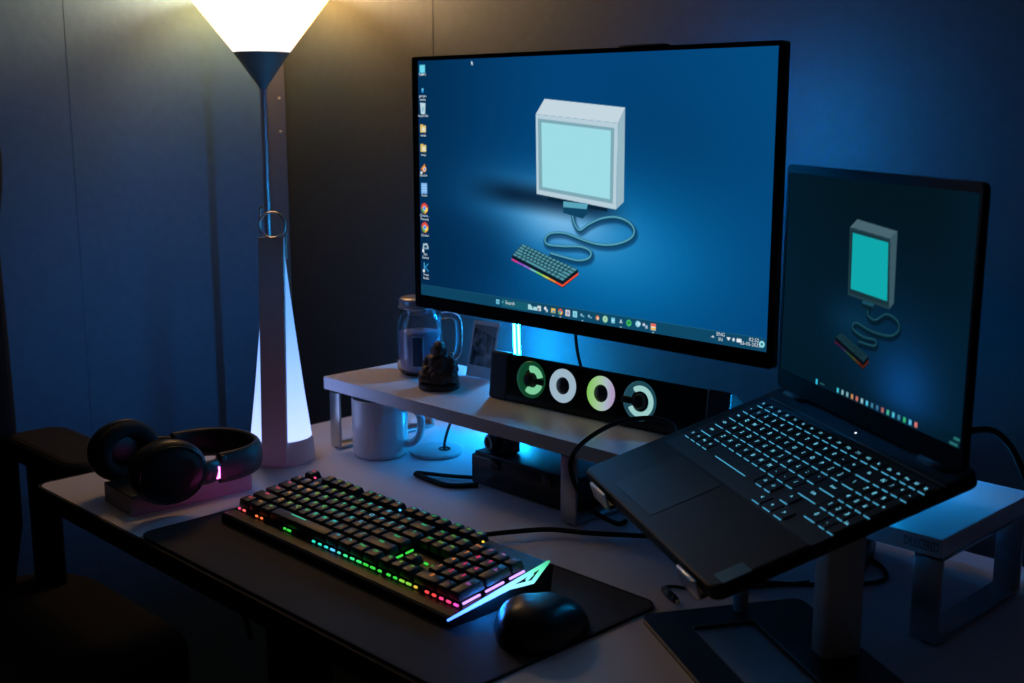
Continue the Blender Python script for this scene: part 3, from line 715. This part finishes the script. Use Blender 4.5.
R2 = row([('Caps', 1.75)]+list('ASDFGHJKL')+[';', "'", ('Enter', 2.25)])+row(['4', '5', '6'], 18.5)
R1 = row([('Shift', 2.25)]+list('ZXCVBNM')+[',', '.', '/', ('Shift', 2.75)])+[('^', 16.25, 1)]+row(['1', '2', '3'], 18.5)
R0 = row([('Ctrl', 1.25), ('Win', 1.25), ('Alt', 1.25), ('', 6.25), ('Alt', 1.25), ('Fn', 1.25), ('Menu', 1.25), ('Ctrl', 1.25)])+row(['<', 'v', '>'], 15.25)+[('0', 18.5, 2), ('.', 20.5, 1)]
rows_ = [(R0, 0), (R1, 1), (R2, 2), (R3, 3), (R4, 4), (R5, 5.2)]
KX0, KY0 = .0045, .0215
SL_ = RX(KS)
def add_key(lbl, x, w, ry, h=1):
    cx = KX0+(x+w/2)*U_; cy = KY0+(ry+h/2)*U_
    b = B(); hh = .0092
    b.box((0, 0, hh/2), (w*U_-.0014, h*U_-.0016, hh), .0009, 2, taper=((w*U_-.0056)/(w*U_-.0014), (h*U_-.0050)/(h*U_-.0016)))
    b.mi = 1
    if lbl:
        s_ = .0085 if len(lbl) == 1 else .0048
        b.text(lbl, s_, T(0, .0032, hh+.00012))
    elif w > 4:
        b.box((-.012, .004, hh+.0001), (.03, .0009, .0002))
    i = min(NL-1, int(cx/.4375*NL))
    o = b.build('key', [key_m, leg_ms[i]], kb)
    o.matrix_local = T(cx, cy, kz(cy)+.0035) @ SL_
for keys, ry in rows_:
    for lbl, x, w in keys: add_key(lbl, x, w, ry)
add_key('+', 21.5, 1, 2, 2); add_key('Ent', 21.5, 1, 0, 2)
# lights under the keys
def led(x, y, l, t, st, along='x', dz=.0012):
    if along == 'x': l *= random.uniform(.5, 1.)
    b = B(); d = (l, .0022, .0022) if along == 'x' else (.0022, l, .0022)
    b.box((0, 0, 0), d, .0006)
    k = 'led_%d' % int(t*40)
    m = MATS.get(k) or glow(k, lin(rb(t)), st*.62)
    o = b.build('led', m, kb); o.matrix_local = T(x, y, kz(y)+dz) @ SL_
for x in (.010, .021): led(x, .0200, .007, x/.4375, 2.0)
for x in (.050, .061): led(x, .0200, .007, .07, 2.0)
for x in (.112, .121): led(x, .0200, .008, .72, 1.6)
for i in range(11): led(.172+i*.0125, .0200, .0085, [.36, .36, .4, .5, .55, .6, .6, .65, .7, .7, .7][i], 1.8)
for i in range(5): led(.3125+i*.0115, .0200, .008, [.7, .72, .75, .77, .79][i], 1.8)
for i in range(5): led(.377+i*.0115, .0200, .0085, [.86, .87, .9, .92, .94][i], 2.2)
for y, l in ((.036, .024), (.068, .026), (.100, .022)): led(.4285, y, l, 1., 3.0, 'y', .0022)
for i in range(4): led(.300+i*.013, .0612, .009, .72, 1.8)
for y in (.033, .048): led(.2915, y+.018, .011, .72, 1.4, 'y', .0035)
for x, t in ((.0285, .0), (.150, .64), (.205, .5), (.352, .78)): led(x, .1215, .004, t, 3.0, dz=.010)
wing_m = glow_ramp('wing_glow', [(0, (.05, .15, .9)), (.3, (.07, .24, .7)), (.62, (.09, .26, .34)), (.8, (.045, .24, .16)), (1, (.012, .13, .06))], 'Y', 0, .14, 4.6)
b = B(); Mw = T(0, 0, .010) @ RX(math.radians(9.5))
b.plate_hole([(.4370, -.004), (.4385, -.003), (.4450, .075), (.4570, .098), (.4385, .141), (.4365, .138)], [(.4415, .0805), (.4422, .0803), (.4445, .084), (.4525, .0995), (.4420, .1235), (.4405, .122)], 0, .0018, M=Mw)
lab(b.build('light_wing', wing_m, kb), 'translucent wing glowing blue to green')
b = B(); b.box((-.001, .075, .0058), (.002, .10, .004)); b.build('hidden_glow_strip', glow('added_block_glow', (1., .12, .6), 8.), kb)  # unseen strip added on the left side to tint the headphone block pink
b = B(); b.box((0, 0, 0), (.0012, .050, .0010), .0003); o = b.build('hidden_glow_strip', glow('added_mat_glow', (.01, .24, 1.), 170.), kb); o.matrix_local = Mw @ T(.4392, .056, -.0016) @ RZ(math.radians(-3.6))  # unseen strip added beneath the wing to spread blue over the mat
b = B(); b.box((.4468, .1025, .0025), (.0016, .016, .003), .0003, rot=Matrix.Rotation(math.radians(18), 3, 'Z')); b.build('wing_bar', MATS['wing_glow'], kb).matrix_local = Mw
b = B(); b.tube([(.262, KD-.008, .010), (.272, KD+.030, .008), (.29, KD+.075, .007), (.315, KD+.118, .006), (.36, KD+.146, .006), (.42, KD+.20, .004)], .0031, 10, smooth_pts=6); b.build('cable', black_soft, kb)
# ------------------------------------------------------------------ mouse
ms = thing('computer_mouse', 'black ergonomic mouse on right corner of desk mat', 'mouse', (-.768, .798, DT+.003), (0, 0, math.radians(6)))
def mouse_mesh():
    bm = bmesh.new(); nu, nv = 36, 20; Rr = []
    for j in range(nv+1):
        t = j/nv; ring = []
        for i in range(nu):
            a = 2*PI*i/nu; ca, sa = math.cos(a), math.sin(a)
            k = math.copysign(abs(ca)**.8, ca); l = math.copysign(abs(sa)**.8, sa)
            w, d = .032, .053
            ox = w*k*(1+.12*max(0, -l)); oy = d*l
            lo = max(0, -ca)                   # thumb shelf to the left
            ox -= .024*lo**1.5*math.exp(-((oy+.008)/.024)**2)
            ph_ = t*PI/2
            s_ = math.cos(ph_)**.62
            z = .040*math.sin(ph_)**(1.0+1.1*lo*math.exp(-((oy)/.035)**2))
            z *= (1-.25*(max(0, oy*s_)/.053)**1.5)
            ring.append(bm.verts.new((ox*s_, oy*s_-.006*math.sin(ph_), z+.0005)))
        Rr.append(ring)
    for a, b_ in zip(Rr, Rr[1:]):
        for i in range(nu): bm.faces.new((a[i], a[(i+1) % nu], b_[(i+1) % nu], b_[i]))
    bm.faces.new(Rr[0][::-1])
    bmesh.ops.remove_doubles(bm, verts=bm.verts[:], dist=1e-6)
    bmesh.ops.recalc_face_normals(bm, faces=bm.faces[:])
    return bm
b = B(); b.merge(mouse_mesh(), smooth=True); b.build('body', mat('mouse_shell', (.010, .011, .012), .34), ms)
b = B(); b.lathe([(0, -.004), (.010, -.004), (.011, -.002), (.011, .002), (.010, .004), (0, .004)], 28, M=T(0, .024, .0215) @ RY(PI/2)); b.build('scroll_wheel', black_soft, ms)
b = B(); b.tube([(-.0455+.001*abs(i), -.004+i*.006, .0052) for i in range(-3, 4)], .0014, 8); b.build('thumb_rest_edge', gloss, ms)
# ------------------------------------------------------------------ headphones on their block
hs = thing('headphone_block', 'flat dark topped block under the headphones on desk corner', 'block', (-1.418, .765, DT), (0, 0, math.radians(-3)))
b = B(); b.box((0, 0, .0125), (.084, .172, .025), .0012); b.build('body', mat('block_side', (.42, .36, .40), .5), hs)
b = B(); b.box((0, 0, .0258), (.0835, .1715, .0016), .0006); b.build('top_sheet', mat('block_top', (.022, .028, .028), .35), hs)
hp = thing('headphones', 'black over-ear headphones lying on the block at desk left end', 'headphones', (-1.414, .757, DT+.0268), (0, 0, math.radians(-3)))
cupm = mat('headphone_plastic', (.009, .010, .012), .38)
def cup(sx):
    x = sx*.0672
    Mc = T(x, -.040, .0315) @ RZ(sx*math.radians(-6)) @ RY(sx*PI/2) @ Matrix.Diagonal((.99, 1.16, 1, 1))
    b = B(); b.lathe([(0, .020), (.022, .0195), (.034, .0165), (.0405, .010), (.0425, .002), (.0425, -.002), (.041, -.004), (0, -.004)], 48, M=Mc)
    o = b.build('ear_cup', cupm, hp)
    b = B(); b.ring(.031, .0105, M=Mc @ T(0, 0, -.010), n=44, m=14, fz=1.0); b.build('ear_cushion', black_soft, o)
    b = B(); b.ring(.0365, .0012, M=Mc @ T(0, 0, .0165), n=44, m=8); b.build('cup_ring', gloss, o)
    b = B(); b.tube([(x+sx*.006, -.004, .024), (x+sx*.011, .004, .024), (x+sx*.008, .016, .023), (x-sx*.002, .030, .0225)], .0125, 12, smooth_pts=4, flat=(1.25, .5)); b.build('yoke', cupm, hp)
for sx in (1, -1): cup(sx)
b = B()
arc = [(.0665, .030, .0225), (.0650, .060, .0225), (.055, .085, .0225), (.035, .104, .0225), (0, .112, .0225), (-.035, .104, .0225), (-.055, .085, .0225), (-.0650, .060, .0225), (-.0665, .030, .0225)]
P3 = catmull([Vector(p) for p in arc], 8)
bm = bmesh.new(); rings = []
for i, p in enumerate(P3):
    t = (P3[min(i+1, len(P3)-1)]-P3[max(i-1, 0)]); t.z = 0; t.normalize(); nrm = Vector((t.y, -t.x, 0))
    rings.append([bm.verts.new(p+nrm*(.0075*math.cos(q))+Vector((0, 0, 1))*(.0205*math.copysign(abs(math.sin(q))**.7, math.sin(q)))) for q in [2*PI*k/18 for k in range(18)]])
for a, b_ in zip(rings, rings[1:]):
    for k in range(18): bm.faces.new((a[k], a[(k+1) % 18], b_[(k+1) % 18], b_[k]))
bm.faces.new(rings[0]); bm.faces.new(rings[-1][::-1]); bmesh.ops.recalc_face_normals(bm, faces=bm.faces[:])
b.merge(bm, smooth=True); b.build('headband', mat('headband_leather', (.012, .013, .015), .5), hp)
for sx in (1, -1):
    b = B(); b.box((sx*.067, .034, .0225), (.013, .012, .036), .003); b.build('band_clamp', cupm, hp)
b = B(); b.box((.0735, .0235, .020), (.008, .006, .016), .0008)
lab(b.build('status_light', glow('pink_light', lin((255, 105, 215)), 6.), hp), 'small pink light')
# ------------------------------------------------------------------ laptop
yw, tl, ldA = -.527, .3251, 1.565
r_ = Vector((math.cos(yw), math.sin(yw), 0)); bk = Vector((-math.sin(yw)*math.cos(tl), math.cos(yw)*math.cos(tl), math.sin(tl))); n_ = r_.cross(bk)
LM = Matrix(((r_.x, bk.x, n_.x, -.8745), (r_.y, bk.y, n_.y, .968), (r_.z, bk.z, n_.z, .852), (0, 0, 0, 1)))
lap = thing('laptop', 'open black laptop with cyan backlit keys tilted up on metal stand', 'laptop')
lap.matrix_world = LM
LW, LD = .3585, .266
deck_m = mat('laptop_deck', (.0095, .011, .0115), .55, spec=.22)
b = B(); b.prism(rrect(0, 0, LW-.002, LD, .012), -.015, 0, bev=.003); b.build('base', deck_m, lap)
b = B(); b.prism(rrect(.0725, .013, .180, .092, .003), 0, .0004); b.build('touchpad', mat('laptop_touchpad', (.012, .0135, .014), .5, spec=.25), lap)
b = B(); b.prism(rrect(.018, .0955, LW-.0005, .2245, .003), -.0002, .0003); b.build('keyboard_well', mat('laptop_well', (.010, .011, .012), .5), lap)
b = B(); b.box((.190, .229, .0004), (.338, .0016, .001)); b.build('deck_strip', mat('bronze_strip', (.20, .15, .13), .35, metal=.6), lap)
b = B(); b.lathe([(0, .0006), (.0011, .0006), (.0011, 0)], 16, c=(.1895, .2395, 0)); lab(b.build('power_light', glow('power_white', (.8, .9, 1.), 1.6), lap), 'tiny white light')
b = B(); b.prism(rrect(.336, .012, .356, .040, .001), 0, .0003); b.build('sticker', mat('dark_teal_sticker', (.02, .05, .055), .35), lap)
cy = lin((84, 188, 232)); cleg = glow('laptop_legend_glow', lin((120, 220, 250)), 1.25); crim = glow('laptop_key_light', cy, .95)
lk_m = mat('laptop_key', (.011, .012, .013), .5)
def lkey(lbl, x0, y0, w, h):
    b = B(); g = .0013
    b.box((w/2, h/2, .0011), (w-2*g, h-2*g, .0016), .0004, 1)
    b.mi = 1; b.text(lbl, .0066 if len(lbl) < 2 else .0044, T(w/2, h*.52, .0020)) if lbl else None
    b.mi = 2; b.box((w/2+.001, g-.0001, .0005), (max(.006, w*.62), .0011, .0004))
    o = b.build('key', [lk_m, cleg, crim], lap); o.location = (x0, y0, 0)
PXK = .01865; X0 = .0215
ry = [.1165, .1348, .1531, .1714, .1897, .208]
def lrow(keys, j, h=.0183, pitch=PXK, x=X0):
    for k in keys:
        t_, w = k if isinstance(k, tuple) else (k, 1)
        lkey(t_, x, ry[j], w*pitch, h); x += w*pitch
lrow([('Ct', .9), ('Fn', .85), ('Wn', .85), ('Al', .85), ('', 6.25), ('Al', .95), ('Ct', .95)], 0)
lkey('^', .2525, ry[0], .0225, .0183)
for i, t_ in enumerate('<v>'): lkey(t_, .2297+i*.0228, .0982, .0228, .0175)
lrow([('Shift', 2.2)]+list('ZXCVBNM')+[',', '.', '/', ('Shift', 2.8)], 1)
lrow([('Caps', 1.7)]+list('ASDFGHJKL')+[';', "'", ('Enter', 2.3)], 2)
lrow([('Tab', 1.4)]+list('QWERTYUIOP')+['[', ']', ('\\', 1.6)], 3)
lrow(['~']+list('1234567890')+['-', '=', ('Bk', 2)], 4)
lrow([('Es', 1)]+['F%d' % i for i in range(1, 13)]+[('In', 1), ('De', 1)], 5, .0138)
NP, NX = .0147, .3025
for j, s_ in enumerate((['1', '2', '3'], ['4', '5', '6'], ['7', '8', '9'], ['N', '/', '*'])):
    for i, t_ in enumerate(s_): lkey(t_, NX+i*NP-.0035, ry[j+1], NP, .0183)
lkey('0', NX-.0035, ry[0], 2*NP, .0183); lkey('.', NX-.0035+2*NP, ry[0], NP, .0183)
lkey('Ent', NX-.0035+3*NP, ry[0], NP, .0366); lkey('+', NX-.0035+3*NP, ry[2], NP, .0366); lkey('-', NX-.0035+3*NP, ry[4], NP, .0183)
for i, t_ in enumerate(('Pr', 'Hm', 'Ed', 'Pg')): lkey(t_, NX-.0035+i*NP, ry[5], NP, .0138)
# lid
la = ldA-tl
LL = T(0, LD-.018, 0) @ RX(la)
LH = .2575
lid = None
b = B(); b.prism(rrect(0, .004, LW-.003, LH, .007), -.0065, -.0005, bev=.001); lid = b.build('lid', mat('laptop_lid', (.007, .008, .009), .6, spec=.12), lap); lid.matrix_local = LL
b = B(); b.plate_hole(rrect(0.0005, .004, LW-.0035, LH-.0005, .0065, 4), rrect(.005, .0245, LW-.008, LH-.009, .001, 4), -.0006, .0008); b.build('bezel', MATS['bezel_plastic'], lid)
for x in (.045, LW-.045):
    b = B(); b.tube([(x-.022, LD-.018, -.001), (x+.022, LD-.018, -.001)], .005, 14); b.build('hinge', black_matte, lap)
Q = Pic(380, 242, 1.57); U, V = Q.uv[..., 0], Q.uv[..., 1]
Q.im[:] = (3, 22, 34)
Q.lerp(1-sm(U, 0, .5), (3, 26, 40)); Q.lerp(sm(V, .55, 1.)*.7, (2, 22, 30)); Q.lerp(sm(U, .8, 1.)*.6, (2, 26, 42))
Q.gauss(.66, .30, .40, .2, (4, 38, 66), .8); Q.gauss(.73, .15, .17, .12, (10, 66, 124), .9); Q.gauss(.46, .36, .16, .07, (8, 48, 74), .8)
Q.lerp((1-sm(V, .0, .10))*.5, (2, 24, 36))
def lu(pts): return [((x-.005)/(LW-.009), (y-.0245)/(LH-.0335)) for x, y in pts]
lcols = dict(side=(58, 86, 96), top=(72, 100, 110), front=(30, 58, 66), bez=(22, 48, 56), scr=(14, 166, 170), cshadow=(2, 14, 24), cdark=(6, 30, 40), cable=(26, 74, 90), kbody=(6, 12, 20), key=(24, 62, 72), rgb=.32, kbh=.03)
wallpaper(Q, lu([(.1428, .2004), (.2191, .1963), (.2254, .129), (.1465, .1315)]), lu([(.1428, .2004), (.1566, .2097), (.2312, .2047), (.2191, .1963)]), lu([(.2191, .1963), (.2312, .2047), (.2329, .1361), (.2254, .129)]),
          lu([(.1455, .1985), (.2175, .1945), (.2235, .132), (.149, .134)]), lu([(.1490, .1955), (.2165, .1925), (.2210, .1362), (.1515, .1385)]),
          lu([(.1757, .1306), (.1979, .1307), (.197, .1235), (.190, .1215), (.1747, .1238)]), lu([(.1873, .1229), (.1881, .1164), (.2016, .114), (.2219, .123), (.2414, .1194), (.2441, .1108), (.2285, .1029), (.1942, .1019), (.1667, .1052), (.1601, .0982), (.1818, .0934), (.2039, .0942), (.2029, .0883), (.1734, .0871)]),
          lu([(.1264, .0842), (.1383, .0904), (.1936, .0766), (.1850, .0690)]), lcols, .017)
for k, x in enumerate(np.linspace(.1375, .284, 16)):
    u, v = lu([(x, .0292)])[0]
    c = [(60, 190, 210), (130, 180, 190), (120, 170, 180), (200, 140, 90), (190, 110, 90), (140, 190, 200), (80, 190, 220), (60, 120, 150), (60, 110, 150), (170, 100, 100), (70, 180, 150), (80, 190, 220), (60, 130, 160), (50, 180, 120), (90, 190, 230), (220, 120, 110)][k]
    Q.rect(u, v, .013, .022, c)
Q.rect(lu([(.0916, .0285)])[0][0], .018, .012, .026, (50, 190, 225)); Q.rect(lu([(.104, .0285)])[0][0], .018, .03, .006, (40, 90, 100))
for dx, dv in ((0, .012), (-.004, -.012)): Q.rect(lu([(.348+dx, .03)])[0][0], .024+dv, .026 if dv > 0 else .036, .012, (40, 110, 112))
picture_mesh('screen', Q, LW-.013, LH-.0335, lid, T(.005, .0245, 0), screen_mat('laptop_picture', 1.0))
# ------------------------------------------------------------------ laptop stand
stand = thing('laptop_stand', 'dark metal laptop stand with cut-out base plate and silver lips', 'stand', (-.729, .896, DT), (0, 0, yw))
SW = stand.matrix_basis.copy()
gun = mat('gunmetal', (.045, .05, .055), .38, metal=.75)
b = B(); b.plate_hole(rrect(0, 0, .285, .178, .012, 6), rrect(.038, .039, .225, .106, .006, 6), .0, .0052); b.build('base_plate', gun, stand)
b = B(); b.plate_hole(rrect(-.0004, -.0004, .2854, .1784, .0124, 6), rrect(.0006, .0006, .2844, .1774, .0114, 6), .0035, .0055); b.plate_hole(rrect(.0374, .0384, .2256, .1066, .0066, 6), rrect(.0384, .0394, .2246, .1056, .0056, 6), .0035, .0055)
b.build('edge_chamfer', mat('bright_edge', (.35, .33, .30), .3, metal=.8), stand)
post_m = mat('satin_steel', (.62, .63, .62), .5, metal=.25)
b = B(); b.box((.128, .148, .0725), (.026, .040, .136), .005, 3); b.build('post', post_m, stand)
b = B(); b.lathe([(0, .005), (.0075, .005), (.0075, .118), (0, .118)], 24, c=(.013, .104, 0)); b.build('side_post', post_m, stand)
in_lap = SW.inverted() @ LM
b = B(); b.box((.175, .150, -.0210), (.30, .10, .005), .0015); o = b.build('tray', gun, stand); o.matrix_local = in_lap
for x0, x1 in ((.0400, .0880), (.2900, .3320)):
    b = B(); b.box(((x0+x1)/2, .085, -.0176), (x1-x0, .178, .0045), .001); o = b.build('arm', gun, stand); o.matrix_local = in_lap
    b = B(); b.box(((x0+x1)/2, -.0045, -.0105), (x1-x0, .0040, .019), .0019, 3); o = b.build('front_lip', silver, stand); o.matrix_local = in_lap; lab(o, 'silver lip')
# ------------------------------------------------------------------ loose cables
def cable(name, label, pts, r=.0022, k=7):
    return tag(B().tube(pts, r, 10, smooth_pts=k).build(name, black_soft), label, 'cable')
cable('charging_cable', 'black cable arching from riser leg up to left side of laptop', [(-.925, 1.105, .744), (-.925, 1.085, .746), (-.934, 1.045, .775), (-.946, 1.026, .820), (-.938, 1.030, .852), (-.905, 1.055, .882), (-.868, 1.078, .892), (-.838, 1.080, .889), (-.8215, 1.0655, .8795)], .0030)
jack = thing('audio_plug_cable', 'short black cable with gold tipped plug lying in front of laptop stand', 'cable', (-.735, .965, DT))
def rel(p): return (p[0]+.735, p[1]-.965, p[2])
b = B(); b.tube([rel(p) for p in [(-.66, 1.10, .0022), (-.70, 1.035, .0022), (-.738, .995, .0022), (-.755, .984, .0025), (-.760, .974, .003), (-.7545, .967, .004)]], .0018, 10, smooth_pts=6); b.build('cord', black_soft, jack)
b = B(); b.tube([rel((-.7545, .967, .0045)), rel((-.733, .9555, .0045))], .0042, 14); b.build('plug_grip', mat('plug_grip', (.03, .045, .045), .3), jack)
b = B(); b.tube([rel((-.733, .9555, .0045)), rel((-.7275, .9525, .0045))], .0034, 14); b.build('plug_collar', black, jack)
b = B(); b.tube([rel((-.7275, .9525, .0045)), rel((-.7205, .9488, .0045))], .0017, 12); lab(b.build('plug_tip', mat('gold', (.9, .62, .25), .25, metal=1.), jack), 'gold tip')
cable('power_cable', 'black cable on desk passing behind the post of the laptop stand', [(-.735, 1.045, .7425), (-.70, 1.06, .7425), (-.665, 1.085, .7425), (-.625, 1.125, .7425), (-.606, 1.163, .7425), (-.625, 1.195, .7425), (-.668, 1.225, .7425), (-.72, 1.29, .7425)], .0024)
cable('adapter_cable', 'black cable arching down at the right of the laptop lid', [(-.512, 1.074, .932), (-.497, 1.112, .942), (-.478, 1.128, .940), (-.455, 1.128, .915), (-.430, 1.12, .86), (-.41, 1.11, .80), (-.39, 1.10, .755), (-.37, 1.09, .7432), (-.33, 1.10, .7432)], .0032)
pb = thing('power_brick', 'small black power brick on desk beneath right part of riser', 'charger', (-.660, 1.200, DT), (0, 0, .35))
b = B(); b.box((0, 0, .014), (.032, .075, .028), .004); b.build('body', black, pb)
b = B(); b.box((0, 0, .0286), (.024, .05, .0008), .0002); b.build('label_plate', black_matte, pb)
# ------------------------------------------------------------------ chair
ch = thing('office_chair', 'black high backed office chair standing at the left end of the desk', 'chair', (-1.68, .535, 0))
cx = lambda x: x+1.68
cyy = lambda y: y-.535
My = Matrix(((0, 0, 1, 0), (1, 0, 0, 0), (0, 1, 0, 0), (0, 0, 0, 1)))
b = B(); b.prism(rrect(cx(-1.90), cyy(.27), cx(-1.42), cyy(.815), .12, 8), .43, .505, bev=.022, seg=4); b.build('seat', fabric, ch)
def mirror(pts): return pts+[(-p[0], p[1]) for p in pts[::-1]]
prof = mirror([(.17, .50), (.190, .60), (.192, .78), (.190, .95), (.188, 1.06), (.200, 1.13), (.203, 1.18), (.196, 1.23), (.15, 1.285), (.08, 1.30)])
b = B(); b.prism(prof, cx(-1.92), cx(-1.84), bev=.02, seg=4, M=My); b.build('backrest', fabric, ch)
b = B(); b.prism(rrect(-.13, 1.08, .13, 1.18, .03), cx(-1.838), cx(-1.815), bev=.008, M=My); b.build('head_cushion', black_soft, ch)
for s in (-1, 1):
    y = s*.213
    b = B(); b.prism(rrect(cx(-1.85), y-.05, cx(-1.607), y+.05, .035), .715, .753, bev=.012, seg=3); b.build('armrest', black_soft, ch)
    b = B(); b.box((cx(-1.82), y+s*.0, .58), (.06, .035, .28), .01); b.build('arm_post', black, ch)
b = B(); b.lathe([(0, .10), (.03, .10), (.03, .25), (.022, .25), (.022, .43), (0, .43)], 24); b.build('gas_column', black, ch)
for k in range(5):
    a = 2*PI*k/5+.2
    b = B(); b.tube([(.02*math.cos(a), .02*math.sin(a), .11), (.25*math.cos(a), .25*math.sin(a), .075)], lambda t: .022-.008*t, 10); o = b.build('base_leg', black, ch)
    b = B(); b.lathe([(0, -.012), (.022, -.012), (.026, -.008), (.026, .008), (.022, .012), (0, .012)], 20, M=T(.25*math.cos(a), .25*math.sin(a), .026) @ RZ(a) @ RX(PI/2)); b.tube([(.25*math.cos(a), .25*math.sin(a), .03), (.25*math.cos(a), .25*math.sin(a), .078)], .006, 8); b.build('caster', black, o)
# ------------------------------------------------------------------ light
w = bpy.data.worlds.new('night'); SC.world = w; w.use_nodes = True
w.node_tree.nodes['Background'].inputs[0].default_value = (.01, .02, .04, 1); w.node_tree.nodes['Background'].inputs[1].default_value = .1
# ------------------------------------------------------------------ camera
cam = bpy.data.cameras.new('camera'); co = bpy.data.objects.new('camera', cam); COL.objects.link(co)
yaw, pit = math.radians(44.4006), math.radians(10.9666)
fw = Vector((-math.cos(yaw)*math.cos(pit), math.sin(yaw)*math.cos(pit), -math.sin(pit))); rt = Vector((math.sin(yaw), math.cos(yaw), 0)); up = rt.cross(fw)
co.matrix_world = Matrix(((rt.x, up.x, -fw.x, 0), (rt.y, up.y, -fw.y, 0), (rt.z, up.z, -fw.z, 1.25), (0, 0, 0, 1)))
cam.sensor_width = 36; cam.lens = 1205/1024*36; cam.clip_start = .02
cam.dof.use_dof = True; cam.dof.focus_distance = 1.45; cam.dof.aperture_fstop = 6.3
SC.camera = co
vs = SC.view_settings; vs.view_transform = 'Standard'; vs.look = 'None'; vs.gamma = 1; vs.exposure = 0; vs.use_curve_mapping = False
